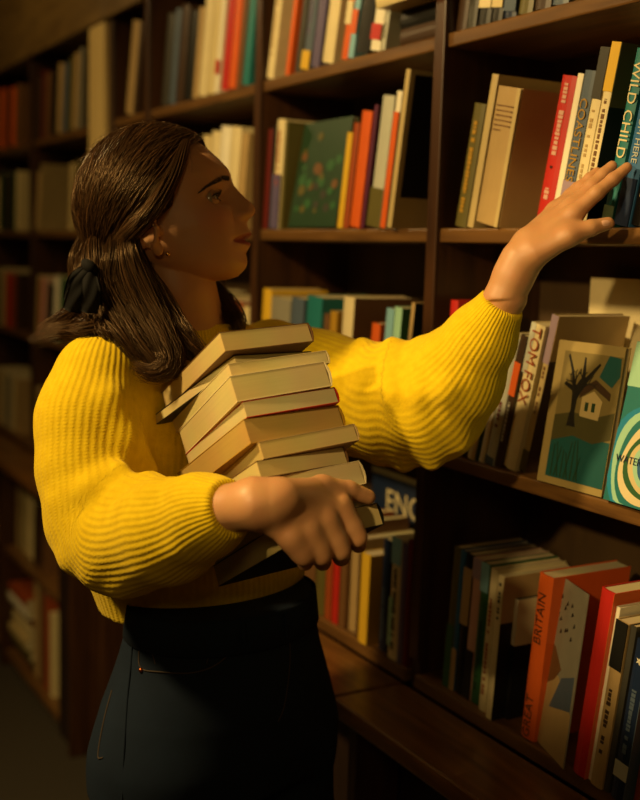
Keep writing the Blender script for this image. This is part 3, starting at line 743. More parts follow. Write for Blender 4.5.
def flip_for_world(F): return F[:, ::-1]      # camera space (right, up, depth) is left-handed

def tubes(P, R, sides=3):
    """P (m,n,3) poly-lines, R (m,n) radii -> verts, quads (one closed tip each end by zero radius)"""
    m, n, _ = P.shape
    T = np.gradient(P, axis=1); T /= np.linalg.norm(T, axis=2, keepdims=True) + 1e-9
    ref = np.array([0.31, 0.2, 0.93])
    A = np.cross(T, ref); A /= np.linalg.norm(A, axis=2, keepdims=True) + 1e-9
    Bv = np.cross(T, A)
    V = np.empty((m, n, sides, 3))
    for s in range(sides):
        a = 2 * math.pi * s / sides
        V[:, :, s] = P + R[..., None] * (math.cos(a) * A + math.sin(a) * Bv)
    idx = np.arange(m * n * sides).reshape(m, n, sides)
    q = []
    for s in range(sides):
        s2 = (s + 1) % sides
        q.append(np.stack([idx[:, :-1, s], idx[:, :-1, s2], idx[:, 1:, s2], idx[:, 1:, s]], -1).reshape(-1, 4))
    return V.reshape(-1, 3), np.concatenate(q)
def spline(C, n):
    """Catmull-Rom through control points C (m,k,3) sampled at n places"""
    C = np.asarray(C, float)
    k = C.shape[1]
    E = np.concatenate([2 * C[:, :1] - C[:, 1:2], C, 2 * C[:, -1:] - C[:, -2:-1]], 1)
    t = np.linspace(0, k - 1 - 1e-6, n); i = t.astype(int); f = (t - i)[None, :, None]
    p0, p1, p2, p3 = E[:, i], E[:, i + 1], E[:, i + 2], E[:, i + 3]
    return 0.5 * (2 * p1 + (p2 - p0) * f + (2 * p0 - 5 * p1 + 4 * p2 - p3) * f ** 2 + (3 * p1 - p0 - 3 * p2 + p3) * f ** 3)

UPC = np.array([CR[2], CU[2], CF[2]])                 # world up seen in camera space
def unit(v): v = np.asarray(v, float); return v / np.linalg.norm(v)

# ---- directions of the torso and hips
def body_axes(deg):
    a = math.radians(deg)
    f = np.array([math.sin(a), 0, -math.cos(a)]); f = unit(f - UPC * (f @ UPC))
    l = np.array([math.cos(a), 0, math.sin(a)]); l = unit(l - UPC * (l @ UPC) - f * (l @ f))
    return f, l
TF, TL = body_axes(44)
HF, HL = body_axes(48)
NECK = pc(190, 331, 1.55)

# ---- head frame
HS = 1.5 / FPX
HO = pc(163, 230, 1.5)
_y = math.radians(6); _p = math.radians(16)
hf0 = np.array([math.cos(_y), 0, -math.sin(_y)]); hl_ = np.array([math.sin(_y), 0, math.cos(_y)])
hf_ = unit(math.cos(_p) * hf0 + math.sin(_p) * UPC)
hl_ = unit(hl_ - hf_ * (hl_ @ hf_))
hu_ = UPC - hf_ * (UPC @ hf_); hu_ = unit(hu_ - hl_ * (hu_ @ hl_))
def h2c(p): p = np.asarray(p, float); return HO + p[..., 0:1] * hf_ + p[..., 1:2] * hl_ + p[..., 2:3] * hu_
def c2h(p):
    q = np.asarray(p, float) - HO
    return np.stack([q @ hf_, q @ hl_, q @ hu_], -1)
def prof(px, py):                                      # outline point of the face -> (forward, up) in the head frame
    d = np.array([(px - 163) * HS, (230 - py) * HS])
    return d[0] * math.cos(_p) + d[1] * math.sin(_p), -d[0] * math.sin(_p) + d[1] * math.cos(_p)
PROFILE = [(196, 141), (206, 148), (214, 155), (221, 161.5), (228, 169), (231.3, 175), (231.6, 180), (235, 186.5), (240, 192), (247, 199.2), (254.5, 205.5), (257, 210.5), (256, 215.5),
           (251.5, 219.5), (247.8, 222.5), (249.2, 228), (252.3, 233), (252, 237), (245.5, 241), (251.2, 244.5), (250.6, 248.5), (246.8, 253.5), (248.5, 259), (248.8, 264), (246.5, 270), (240, 275.5)]
PR = np.array([prof(*p) for p in PROFILE])             # forward, up
_o = np.argsort(PR[:, 1]); PRZ, PRX = PR[_o, 1], PR[_o, 0]
def tab(z, pts):
    a = np.array(pts); o = np.argsort(a[:, 0]); return np.interp(z, a[o, 0], a[o, 1])
def smooth1(v, n=2):
    for _ in range(n): v[1:-1] = (v[:-2] + 2 * v[1:-1] + v[2:]) / 4
    return v
def head_mesh():
    z = np.concatenate([np.linspace(-.0893, -.086, 4)[:-1], np.linspace(-.086, .115, 170), .115 + .0145 * np.sin(np.linspace(0, math.pi / 2, 16))[1:]])
    P = np.interp(z, PRZ, PRX)
    base = tab(z, [(-.0893, .076), (-.0885, .081), (-.083, .0915), (-.076, .0975), (-.068, .099), (-.06, .0995), (-.045, .1035), (-.03, .106), (-.018, .1065), (0, .1035), (.015, .1015), (.03, .1025), (.045, .1065), (.055, .1065), (.07, .100), (.09, .0865), (.103, .0755), (.115, .055), (.1295, .006)])
    smooth1(base, 14)
    top = z > .1
    P = np.where(z > .10, base, P); smooth1(P, 2)
    delta = P - base
    xb = smooth1(tab(z, [(-.0893, .066), (-.085, .045), (-.078, .022), (-.068, .0), (-.058, -.02), (-.05, -.035), (-.035, -.055), (-.015, -.068), (.01, -.078), (.04, -.086), (.07, -.084), (.09, -.073), (.105, -.06), (.115, -.044), (.125, -.02), (.1295, -.006)]), 4)
    w = smooth1(tab(z, [(-.0893, .006), (-.0875, .015), (-.083, .026), (-.075, .037), (-.065, .047), (-.055, .0535), (-.04, .0585), (-.02, .0635), (0, .0665), (.02, .0685), (.045, .0725), (.07, .0715), (.09, .063), (.105, .051), (.115, .039), (.125, .021), (.1295, .006)]), 4)
    xc = smooth1(tab(z, [(-.0893, .07), (-.08, .055), (-.06, .03), (-.03, .012), (0, .002), (.05, -.004), (.1, -.002), (.1295, 0)]), 4)
    ef = tab(z, [(-.09, 2.0), (-.06, 2.05), (-.02, 2.2), (.02, 2.35), (.07, 2.3), (.1, 2.0), (.13, 2.0)])
    M = 168
    th = np.linspace(0, 2 * math.pi, M, endpoint=False)
    c, s = np.cos(th), np.sin(th)
    Z = np.repeat(z[:, None], M, 1)
    front = c > 0
    E = np.where(front[None], ef[:, None], 2.15)
    ax = np.where(front[None], (base - xc)[:, None], (xc - xb)[:, None])
    X = xc[:, None] + ax * np.sign(c) * np.abs(c) ** (2 / E)
    Y = w[:, None] * np.sign(s) * np.abs(s) ** (2 / E)
    fr = front[None] * 1.0
    # nose and mouth relief
    nw = tab(z, [(-.09, .02), (-.06, .018), (-.05, .0165), (-.035, .0165), (-.027, .014), (-.021, .0128), (-.013, .0128), (-.004, .0108), (.01, .0086), (.025, .0078), (.035, .0095), (.05, .03)])
    ex = tab(z, [(-.09, 2), (-.05, 2), (-.026, 2.2), (-.018, 3.4), (-.008, 2.6), (.02, 2.0), (.05, 2)])
    X += fr * delta[:, None] * np.exp(-(np.abs(Y) / nw[:, None]) ** ex[:, None])
    # nostril wing and crease
    for sg in (-1, 1):
        X += fr * .0058 * np.exp(-((Y - sg * .0135) / .0045) ** 2 - ((Z + .0135) / .0055) ** 2)
        X -= fr * .0036 * np.exp(-((Y - sg * .0205) / .004) ** 2 - ((Z + .0155) / .009) ** 2)
        X -= fr * .0118 * np.exp(-((Y - sg * .0315) / .0150) ** 2 - ((Z - .0135) / .0105) ** 2)          # eye socket
        X -= fr * .004 * np.exp(-((Y - sg * .018) / .006) ** 2 - ((Z - .015) / .010) ** 2)
        X += fr * .0028 * np.exp(-((Y - sg * .033) / .02) ** 2 - ((Z - .034) / .006) ** 2)                # brow
        X += fr * .0035 * np.exp(-((Y - sg * .042) / .018) ** 2 - ((Z + .012) / .014) ** 2)               # cheek
        X -= fr * .0022 * np.exp(-((Y - sg * .0265) / .004) ** 2 - ((Z + .0465) / .004) ** 2)             # mouth corner
    lipm = np.clip(1 - (Y / .0255) ** 2, 0, 1) ** .6
    zs = -.0462 + .9 * Y ** 2
    X -= fr * .0032 * np.exp(-((Z - zs) / .0017) ** 2) * lipm
    X += fr * .0016 * np.exp(-((Z - zs - .0055) / .0034) ** 2) * lipm
    X += fr * .0020 * np.exp(-((Z - zs + .0062) / .004) ** 2) * lipm
    V = np.stack([X, Y, Z], -1).reshape(-1, 3)
    nr = len(z)
    i = np.arange(nr - 1)[:, None] * M + np.arange(M)[None]
    j = np.arange(nr - 1)[:, None] * M + (np.arange(M)[None] + 1) % M
    Fq = np.stack([i, j, j + M, i + M], -1).reshape(-1, 4)
    V = np.concatenate([V, [[V[:M, 0].mean(), 0, z[0]]], [[V[-M:, 0].mean(), 0, z[-1] + .0002]]])
    bot, topi = len(V) - 2, len(V) - 1
    k = np.arange(M); k2 = (k + 1) % M
    Tri = np.concatenate([np.stack([np.full(M, bot), k2, k], -1), np.stack([np.full(M, topi), k + (nr - 1) * M, k2 + (nr - 1) * M], -1)])
    return V, Fq, Tri
HV, HQ, HT = head_mesh()

# ---- ear (near and far), in the head frame
def ear_field():
    f = Field((-.05, -.03, -.05), (.04, .03, .06), .0016)
    pts = []
    for k in range(15):
        a = math.radians(-70 + 300 * k / 14)
        pts.append(np.array([-.010 - .0155 * math.cos(a + math.pi) * -1 if False else -.012 + .0155 * math.cos(a), .010 + .004 * math.cos(a * .5), .004 + .027 * math.sin(a)]))
    for k in range(14): f.cone(pts[k], pts[k + 1], .0036, .0036, .002)
    f.ball((-.012, .002, .003), (.014, .006, .026), .004)
    f.ball((-.004, .008, -.026), (.0085, .0052, .0095), .005)
    f.ball((.004, .004, -.002), (.006, .007, .008), .004)
    return f.mesh()
EV, EF_ = ear_field()

# ---- frame of the held stack: up the stack, along its two visible faces
SA = np.array([-.29709537, .92399697, .24075701]); SB = np.array([.84012385, .13312368, .52580415]); SCc = np.array([-.45379098, -.35847969, .81582232])
SK = 1.0
S0 = (pc(281, 556, 1.2111) + np.array([.0049, .0092, 0])) * SK
def zface(px, py):                                     # depth of the stack's face towards the hand
    d = pc(px, py, 1.0); return float((S0 @ SCc) / (d @ SCc))
def onf(px, py, r, gap=.0):                            # a joint of radius r lying on that face
    return pc(px, py, zface(px, py) - (r + gap) / .80)
# ---- arms and hands
def P3(*l): return [pc(*p) for p in l]
R_ARM = P3((92, 378, 1.42), (114, 535, 1.37), (240, 506, 1.200))
L_ARM = P3((278, 362, 1.64), (430, 404, 1.53), (507, 297, 1.412))
def hand_field(center, size, step=.0016):
    c = np.array(center); return Field(c - size, c + size, step)
def finger(f, pts, rad, k=.0045):
    f.chain(pts, rad, k, k0=.009)
# right hand, closed under the stack
rh = hand_field(pc(300, 518, 1.235), np.array([.100, .085, .095]), .0015)
W = pc(256, 503, 1.190)
rh.cone(pc(222, 510, 1.215), W, .0272, .0262)
MC = {'index': onf(339, 507, .0125), 'middle': onf(324, 521, .0128, .002), 'ring': onf(307, 531, .0122, .003), 'pinky': onf(291, 538, .0112, .003)}
CP = {'index': pc(277, 494, 1.194), 'middle': pc(272, 502, 1.189), 'ring': pc(268, 510, 1.191), 'pinky': pc(264, 517, 1.197)}
for n_, rr in (('index', (.0165, .0122)), ('middle', (.017, .0125)), ('ring', (.0165, .012)), ('pinky', (.0155, .011))):
    rh.cone(CP[n_], MC[n_], rr[0], rr[1], .010)
    rh.ball(MC[n_] + np.array([0, .001, -.0015]), rr[1] * .93, .006)
rh.cone(W, CP['middle'], .0262, .022, .012)
UND = unit(SCc * .8 + SB * .42)
def curl(mc, pip, r, s1, s2):
    pip = np.array(pip); dip = pip + UND * s1 - SA * .004; tip = dip + UND * s2 + SA * .001
    finger(rh, [mc, pip, dip, tip], r)
    rh.cone(mc, mc + .62 * (pip - mc), r[0], r[0] * .97, .013)
curl(MC['index'], onf(358, 538, .0085), (.0112, .0100, .0090, .0078), .024, .020)
curl(MC['middle'], onf(341, 551, .0075), (.0115, .0103, .0092, .0080), .027, .022)
curl(MC['ring'], onf(322, 556, .0075), (.0110, .0098, .0088, .0076), .025, .020)
curl(MC['pinky'], onf(304, 557, .0065), (.0100, .0090, .0080, .0070), .020, .017)
TH = [pc(285, 496, 1.192), onf(322, 487, .0128), onf(349, 490, .0105), onf(368, 497, .0086)]
rh.cone(TH[0], TH[1], .0165, .0125, .012)
finger(rh, TH[1:], (.0125, .0106, .0088), .004)
RHV, RHF = rh.mesh()
# left hand, reaching to the books
lh = hand_field(pc(565, 222, 1.40), np.array([.105, .10, .085]))
LW = pc(522, 259, 1.402)
lh.cone(pc(503, 300, 1.412), pc(514, 275, 1.406), .0265, .0245)
lh.cone(pc(514, 275, 1.406), LW, .0245, .0235, .01)
LMC = {'index': pc(574, 214, 1.384), 'middle': pc(571, 207, 1.402), 'ring': pc(564, 207, 1.420), 'pinky': pc(555, 210, 1.436)}
LCP = {'index': pc(534, 246, 1.392), 'middle': pc(531, 243, 1.402), 'ring': pc(527, 243, 1.411), 'pinky': pc(523, 245, 1.419)}
for n_, rr in (('index', (.0165, .0112)), ('middle', (.0165, .0115)), ('ring', (.016, .011)), ('pinky', (.015, .0102))):
    lh.cone(LCP[n_], LMC[n_], rr[0], rr[1], .009)
lh.cone(LW, LCP['middle'], .0235, .019, .012)
finger(lh, [LMC['index'], pc(597, 193, 1.380), pc(613, 179.5, 1.382), pc(627, 167.5, 1.385)], (.0108, .0090, .0080, .0066))
finger(lh, [LMC['middle'], pc(592, 186, 1.403), pc(603, 175, 1.404), pc(612, 166, 1.405)], (.0110, .0092, .0082, .0068))
finger(lh, [LMC['ring'], pc(581, 188, 1.424), pc(590, 179, 1.424), pc(597, 172, 1.424)], (.0104, .0086, .0077, .0064))
finger(lh, [LMC['pinky'], pc(570, 195, 1.441), pc(577, 188, 1.441), pc(582, 183, 1.441)], (.0096, .0078, .0070, .0058))
LTH = [pc(537, 253, 1.385), pc(569, 236, 1.372), pc(591, 228, 1.372), pc(608, 223.5, 1.376)]
lh.cone(LTH[0], LTH[1], .0165, .0122, .012)
finger(lh, LTH[1:], (.0122, .0100, .0082), .004)
LHV, LHF = lh.mesh()
# trunk, neck and arms under the clothes
bd = Field(np.array([-.45, -.42, 1.15]), np.array([.32, .30, 1.85]), .005)
nb_ = h2c(np.array([-.020, 0, -.03]))
bd.chain(P3((166, 250, 1.5), (179, 292, 1.507), (184, 322, 1.525), (184, 350, 1.54)), [.050, .0465, .050, .062], .02)
bd.cone(NECK - UPC * .05, NECK - UPC * .30, .080, .085, .03)
bd.cone(NECK - UPC * .05 - TL * .13, NECK - UPC * .05 + TL * .13, .045, .045, .03)
bd.cone(NECK - UPC * .30, pc(224, 604, 1.50) - UPC * .06, .085, .075, .03)
bd.chain([R_ARM[0], R_ARM[1], R_ARM[2]], [.042, .036, .026], .012)
bd.chain([L_ARM[0], L_ARM[1], L_ARM[2]], [.042, .036, .0262], .012)
BV, BF = bd.mesh()
def skin_material():
    m, nt, b = new_mat('skin')
    at = N(nt, 'ShaderNodeAttribute', attribute_name='tint')
    tc = N(nt, 'ShaderNodeTexCoord'); no = N(nt, 'ShaderNodeTexNoise'); no.inputs['Scale'].default_value = 55; no.inputs['Detail'].default_value = 5
    mx = N(nt, 'ShaderNodeMix', data_type='RGBA', blend_type='MULTIPLY'); mx.inputs['Factor'].default_value = 0.14
    nt.links.new(tc.outputs['Object'], no.inputs['Vector'])
    nt.links.new(at.outputs['Color'], mx.inputs['A']); nt.links.new(no.outputs['Color'], mx.inputs['B'])
    nt.links.new(mx.outputs['Result'], b.inputs['Base Color'])
    b.inputs['Roughness'].default_value = 0.48
    b.inputs['Subsurface Weight'].default_value = 0.10
    b.inputs['Subsurface Radius'].default_value = (0.9, 0.35, 0.18); b.inputs['Subsurface Scale'].default_value = 0.006
    n2 = N(nt, 'ShaderNodeTexNoise'); n2.inputs['Scale'].default_value = 420
    nt.links.new(tc.outputs['Object'], n2.inputs['Vector'])
    bu = N(nt, 'ShaderNodeBump'); bu.inputs['Strength'].default_value = 0.08; bu.inputs['Distance'].default_value = 0.001
    nt.links.new(n2.outputs['Fac'], bu.inputs['Height']); nt.links.new(bu.outputs['Normal'], b.inputs['Normal'])
    return m
M_SKIN = skin_material()
PERSON = empty('person', tuple(map(float, [*c2w(NECK - UPC * 0.0)[:2], 0.0])))
tag(PERSON, 'dark-haired woman in a yellow sweater and jeans, holding books and reaching to a shelf', 'person')
PERSON_LOC = np.array(PERSON.location)
def person_part(name, Vc, F, mat, parent=None, flip=True, smooth=True):
    Vw = c2w(np.asarray(Vc)) - PERSON_LOC
    F = np.asarray(F)
    return np_obj(name, Vw, F[:, ::-1] if flip else F, mat, PERSON if parent is None else parent, smooth)
def merge(lst):
    V, F, k = [], [], 0
    for v, f in lst:
        f = np.asarray(f)
        if f.shape[1] == 4: f = np.concatenate([f[:, [0, 1, 2]], f[:, [0, 2, 3]]])
        V.append(v); F.append(f + k); k += len(v)
    return np.concatenate(V), np.concatenate(F)
hc = h2c(HV)
eyes_y = .0315
near_ear = h2c(np.stack([EV[:, 0] * .95 + .006, -(EV[:, 1] + .060), EV[:, 2] * .95 - .012], -1))
far_ear = h2c(np.stack([EV[:, 0] * .95 + .006, EV[:, 1] + .060, EV[:, 2] * .95 - .012], -1))
# orientation: head frame (f,l,u) is right-handed in the world
raw = merge([(hc, np.concatenate([HQ[:, [0, 1, 2]], HQ[:, [0, 2, 3]], HT])), (near_ear, EF_), (far_ear, EF_[:, ::-1]),
             (RHV, flip_for_world(RHF)), (LHV, flip_for_world(LHF)), (BV, flip_for_world(BF))])
body = person_part('body', raw[0], raw[1], None, flip=False)
bm = bmesh.new(); bm.from_mesh(body.data); bmesh.ops.recalc_face_normals(bm, faces=bm.faces); bm.to_mesh(body.data); bm.free()
mod = body.modifiers.new('remesh', 'REMESH'); mod.mode = 'VOXEL'; mod.voxel_size = 0.0015; mod.use_smooth_shade = True
sm = body.modifiers.new('smooth', 'SMOOTH'); sm.factor = 0.5; sm.iterations = 1
dg = bpy.context.evaluated_depsgraph_get()
nme = bpy.data.meshes.new_from_object(body.evaluated_get(dg))
body.modifiers.clear()
ed = np.empty(len(nme.edges) * 2, np.int32); nme.edges.foreach_get('vertices', ed); ed = ed.reshape(-1, 2)
lab = np.arange(len(nme.vertices))
while True:
    m_ = np.minimum(lab[ed[:, 0]], lab[ed[:, 1]]); l2 = lab.copy()
    np.minimum.at(l2, ed[:, 0], m_); np.minimum.at(l2, ed[:, 1], m_); l2 = l2[l2]; l2 = l2[l2]
    if (l2 == lab).all(): break
    lab = l2
keep_lab = np.bincount(lab).argmax(); print('pieces', sorted(np.bincount(lab)[np.bincount(lab) > 0])[-6:])
if (lab != keep_lab).any():
    bm = bmesh.new(); bm.from_mesh(nme); bm.verts.ensure_lookup_table()
    bmesh.ops.delete(bm, geom=[bm.verts[i] for i in np.nonzero(lab != keep_lab)[0]], context='VERTS'); bm.to_mesh(nme); bm.free()
    print('loose bits removed', int((lab != keep_lab).sum()))
old = body.data; body.data = nme; nme.name = 'body'; bpy.data.meshes.remove(old)
nme.polygons.foreach_set('use_smooth', np.ones(len(nme.polygons), bool))
co = np.empty(len(nme.vertices) * 3, np.float32); nme.vertices.foreach_get('co', co); co = co.reshape(-1, 3) + PERSON_LOC
def w2c(p): q = np.asarray(p) - CAM_POS; return np.stack([q @ CR, q @ CU, q @ CF], -1)
hp = c2h(w2c(co))
SKIN = np.array(srgb('#c08c5e')[:3]); LIP = np.array(srgb('#8e3a30')[:3]); BLUSH = np.array(srgb('#c2785a')[:3])
colr = np.repeat(SKIN[None], len(co), 0)
onface = (hp[:, 0] > .06) & (np.abs(hp[:, 1]) < .06) & (hp[:, 2] < .06) & (hp[:, 2] > -.1)
zs = -.0462 + .9 * hp[:, 1] ** 2
half = np.clip(1 - (hp[:, 1] / .0262) ** 2, 0, 1) ** .5
lipw = onface * np.clip((.0088 * half - np.abs(hp[:, 2] - zs + .0008)) / .0016, 0, 1)
colr = colr * (1 - lipw[:, None]) + LIP * lipw[:, None]
bl = onface * .55 * np.exp(-((np.abs(hp[:, 1]) - .043) / .018) ** 2 - ((hp[:, 2] + .014) / .018) ** 2)
colr = colr * (1 - bl[:, None]) + BLUSH * bl[:, None]
at = nme.attributes.new('tint', 'FLOAT_COLOR', 'POINT')
at.data.foreach_set('color', np.concatenate([colr, np.ones((len(co), 1))], 1).astype(np.float32).ravel())
nme.materials.clear(); nme.materials.append(M_SKIN)
print('body faces', len(nme.polygons))
from mathutils.bvhtree import BVHTree
def bvh_of(o):
    dgl = bpy.context.evaluated_depsgraph_get()
    me = o.data
    c = np.empty(len(me.vertices) * 3, np.float32); me.vertices.foreach_get('co', c)
    c = c.reshape(-1, 3) + PERSON_LOC
    return BVHTree.FromPolygons([tuple(map(float, v)) for v in c], [tuple(p.vertices) for p in me.polygons])
def hit(bvh, px, py, off=0.0):
    d = Vector(ray(px, py)).normalized()
    loc, nrm, i, dist = bvh.ray_cast(Vector(CAM_POS), d)
    if loc is None: return None
    return np.array(loc - d * off)
BODY_BVH = bvh_of(body)
# ---- eyes: ball with white, iris and pupil; lids are shells around it
def sphere_grid(nu=40, nv=28):
    u = np.linspace(0, math.pi, nv); v = np.linspace(0, 2 * math.pi, nu, endpoint=False)
    U, Vv = np.meshgrid(u, v, indexing='ij')
    P = np.stack([np.cos(U), np.sin(U) * np.cos(Vv), np.sin(U) * np.sin(Vv)], -1).reshape(-1, 3)     # pole along +x (gaze)
    i = np.arange(nv - 1)[:, None] * nu + np.arange(nu); j = np.arange(nv - 1)[:, None] * nu + (np.arange(nu) + 1) % nu
    return P, np.stack([i, i + nu, j + nu, j], -1).reshape(-1, 4), U.reshape(-1)
def eye_mat():
    m, nt, b = new_mat('eye')
    at = N(nt, 'ShaderNodeAttribute', attribute_name='tint'); nt.links.new(at.outputs['Color'], b.inputs['Base Color'])
    b.inputs['Roughness'].default_value = 0.08; b.inputs['Coat Weight'].default_value = 0.6
    return m
M_EYE = eye_mat()
M_LASH, _nt, _b = new_mat('lash_and_brow'); _b.inputs['Base Color'].default_value = srgb('#26180e'); _b.inputs['Roughness'].default_value = 0.6
SP, SQ, SU = sphere_grid()
ER = .0121
for sg in (-1, 1):
    ec = np.array([.0782, sg * eyes_y, .0135])
    yaw = math.radians(3 * sg); pit = math.radians(2)
    g = SP.copy()
    ca, sa = math.cos(pit), math.sin(pit)
    g = np.stack([g[:, 0] * ca - g[:, 2] * sa, g[:, 1], g[:, 0] * sa + g[:, 2] * ca], -1)
    eo = person_part('eye', h2c(ec + g * ER), SQ, M_EYE, flip=True)
    cl = np.repeat(np.array(srgb('#9c8a6e')[:3])[None], len(SP), 0)
    cl[SU < .58] = srgb('#2e1c10')[:3]; cl[SU < .22] = (.004, .003, .003)
    a_ = eo.data.attributes.new('tint', 'FLOAT_COLOR', 'POINT'); a_.data.foreach_set('color', np.concatenate([cl, np.ones((len(cl), 1))], 1).astype(np.float32).ravel())
    # lids
    V = []; nL, mL = 15, 27
    def lid_pt(lon, lat, r): return ec + r * np.array([math.cos(lat) * math.cos(lon), math.cos(lat) * math.sin(lon), math.sin(lat)])
    for which in ('upper', 'lower'):
        G = []
        for b_ in range(nL):
            row = []
            for a_ in range(mL):
                lon = math.radians(-62 + 124 * a_ / (mL - 1)); q = 1 - (lon / math.radians(62)) ** 2
                if which == 'upper': e0, e1 = math.radians(-3 + 15 * max(q, 0) ** .7), math.radians(80)
                else: e0, e1 = math.radians(-4 - 13 * max(q, 0) ** .8), math.radians(-75)
                tt = b_ / (nL - 1)
                lat = e0 + (e1 - e0) * tt
                r = ER * (1.045 + .10 * math.sin(min(tt * 5, 1) * math.pi / 2) if True else 1)
                row.append(lid_pt(lon, lat, r))
            G.append(row)
        # inner rim row for thickness
        G = [[ec + (np.array(p) - ec) * (ER * 1.005 / np.linalg.norm(np.array(p) - ec)) for p in G[0]]] + G
        Vv = np.array(G).reshape(-1, 3); k = len(G)
        i = np.arange(k - 1)[:, None] * mL + np.arange(mL - 1)
        Fq = np.stack([i, i + 1, i + 1 + mL, i + mL], -1).reshape(-1, 4)
        lo = person_part('eyelid', h2c(Vv), Fq, M_SKIN, flip=(which == 'upper'))
        tc_ = np.repeat(SKIN[None] * (.86 if which == 'upper' else .93), len(Vv), 0)
        at_ = lo.data.attributes.new('tint', 'FLOAT_COLOR', 'POINT'); at_.data.foreach_set('color', np.concatenate([tc_, np.ones((len(Vv), 1))], 1).astype(np.float32).ravel())
        # lashes along the rim
        C = []
        nl = 46 if which == 'upper' else 26
        for a_ in range(nl):
            lon = math.radians(-58 + 116 * a_ / (nl - 1)); q = 1 - (lon / math.radians(62)) ** 2
            lat = math.radians(-3 + 15 * max(q, 0) ** .7) if which == 'upper' else math.radians(-4 - 13 * max(q, 0) ** .8)
            p0 = lid_pt(lon, lat, ER * 1.04); L_ = .0075 if which == 'upper' else .003
            out = unit(p0 - ec); dz = np.array([0, 0, 1.0 if which == 'upper' else -1.0])
            C.append([p0, p0 + out * L_ * .6 + dz * L_ * .1, p0 + out * L_ * .9 + dz * L_ * .55])
        Pl = spline(np.array(C), 6); Rr = np.linspace(.00028, .00005, 6)[None].repeat(nl, 0)
        v_, f_ = tubes(Pl, Rr)
        person_part('eyelashes', h2c(v_), f_, M_LASH)
# ---- eyebrows: short strands set on the brow bone, mirrored for the far side
_bp = spline(np.array([[(200.5, 191.5, 0), (207, 186, 0), (215, 181.5, 0), (223, 179.3, 0), (230, 179.8, 0)]], float), 60)[0]
_bt = np.linspace(0, 1, 60)
strands = []
for k in range(300):
    t_ = RNG.random() ** .85
    i_ = int(t_ * 58); q = _bp[i_]; tg = unit(_bp[min(i_ + 1, 59)] - _bp[max(i_ - 1, 0)])
    half_ = np.interp(t_, [0, .25, .7, 1], [.3, 1.0, 1.7, 1.5])
    off = RNG.uniform(-1, 1) * half_
    x, y = q[0] - tg[1] * off, q[1] + tg[0] * off
    d_ = Vector(ray(x, y)).normalized(); loc, nrm, i2, ds = BODY_BVH.ray_cast(Vector(CAM_POS), d_)
    if loc is None: continue
    p0 = c2h(w2c(np.array(loc))); n_ = c2h(w2c(np.array(loc + nrm))) - p0
    if p0[1] > -.006: continue
    d3 = c2h(w2c(np.array(loc) - (CR * tg[0] - CU * tg[1]) * .01 + CU * .004 * (RNG.random() - .1))) - p0
    d3 = unit(d3 - n_ * (d3 @ n_)); L_ = RNG.uniform(.004, .0065)
    strands.append([p0 + n_ * .0002, p0 + d3 * L_ * .5 + n_ * .0009, p0 + d3 * L_ + n_ * .0003])
strands = np.array(strands)
for sg in (-1, 1):
    st = strands.copy()
    if sg > 0: st[..., 1] *= -1
    Pl = spline(st, 5); Rr = np.linspace(.00033, .00010, 5)[None].repeat(len(st), 0)
    v_, f_ = tubes(Pl, Rr)
    person_part('eyebrow', h2c(v_), f_, M_LASH)
# ---- earring
M_GOLD, _nt, _b = new_mat('gold'); _b.inputs['Base Color'].default_value = srgb('#e2b86a'); _b.inputs['Metallic'].default_value = 1.0; _b.inputs['Roughness'].default_value = 0.25
ep = hit(BODY_BVH, 168, 254, .0015)
if ep is not None:
    person_part('earring', w2c(ep) + SP * .0030, SQ, M_GOLD)
# ---- fingernails on the raised hand
M_NAIL, _nt, _b = new_mat('fingernail'); _b.inputs['Base Color'].default_value = srgb('#d9a98c'); _b.inputs['Roughness'].default_value = 0.2
def nail(px, py, along, w_, l_):
    p = hit(BODY_BVH, px, py, .0003)
    if p is None: return
    d = Vector(ray(px, py)).normalized(); loc, nrm, i_, ds = BODY_BVH.ray_cast(Vector(CAM_POS), d)
    n_ = np.array(nrm); a_ = along[0] * CR + along[1] * CU; a_ = unit(a_ - n_ * (a_ @ n_)); b_ = np.cross(n_, a_)
    V = []; F = []; n1, n2 = 9, 7
    for i in range(n1):
        for j in range(n2):
            s_ = -1 + 2 * i / (n1 - 1); q = -1 + 2 * j / (n2 - 1)
            wid = w_ * (1 - .35 * max(0, s_) ** 3) * (1 - .25 * max(0, -s_) ** 3)
            V.append(np.array(loc) + a_ * l_ * s_ + b_ * wid * q + n_ * (.0009 - .0018 * q * q - .0006 * abs(s_) ** 3))
    for i in range(n1 - 1):
        for j in range(n2 - 1): F.append((i * n2 + j, (i + 1) * n2 + j, (i + 1) * n2 + j + 1, i * n2 + j + 1))
    person_part('fingernail', w2c(np.array(V)), F, M_NAIL, flip=False)
nail(606, 222.5, (.97, .22), .0042, .0058)
# ------------------------------------------------------------------ sweater
def sd_tube_body(p, org, F_, L_, tabS, tabF, top, bot, fwd=None):
    q = p - org.astype(np.float32)
    a = q @ L_.astype(np.float32); b = q @ F_.astype(np.float32); h = q @ UPC.astype(np.float32)
    hc_ = np.clip(h, bot, top)
    S = tab(hc_, tabS); Fr = tab(hc_, tabF)
    if fwd is not None: b = b - tab(hc_, fwd)
    r = np.sqrt((a / S) ** 2 + (b / Fr) ** 2 + 1e-9)
    d = (r - 1) * np.minimum(S, Fr) * 1.05
    over = np.maximum(h - top, bot - h)
    return np.where(over > 0, np.sqrt(np.maximum(d, 0) ** 2 + over ** 2) + np.minimum(d, 0) * 0, np.maximum(d, over))
TFW = [(.015, 0), (-.12, .002), (-.22, .014), (-.32, .032), (-.39, .036)]
TS = [(.015, .078), (-.01, .118), (-.03, .156), (-.06, .178), (-.12, .180), (-.2, .178), (-.28, .174), (-.33, .170), (-.365, .156), (-.39, .147)]
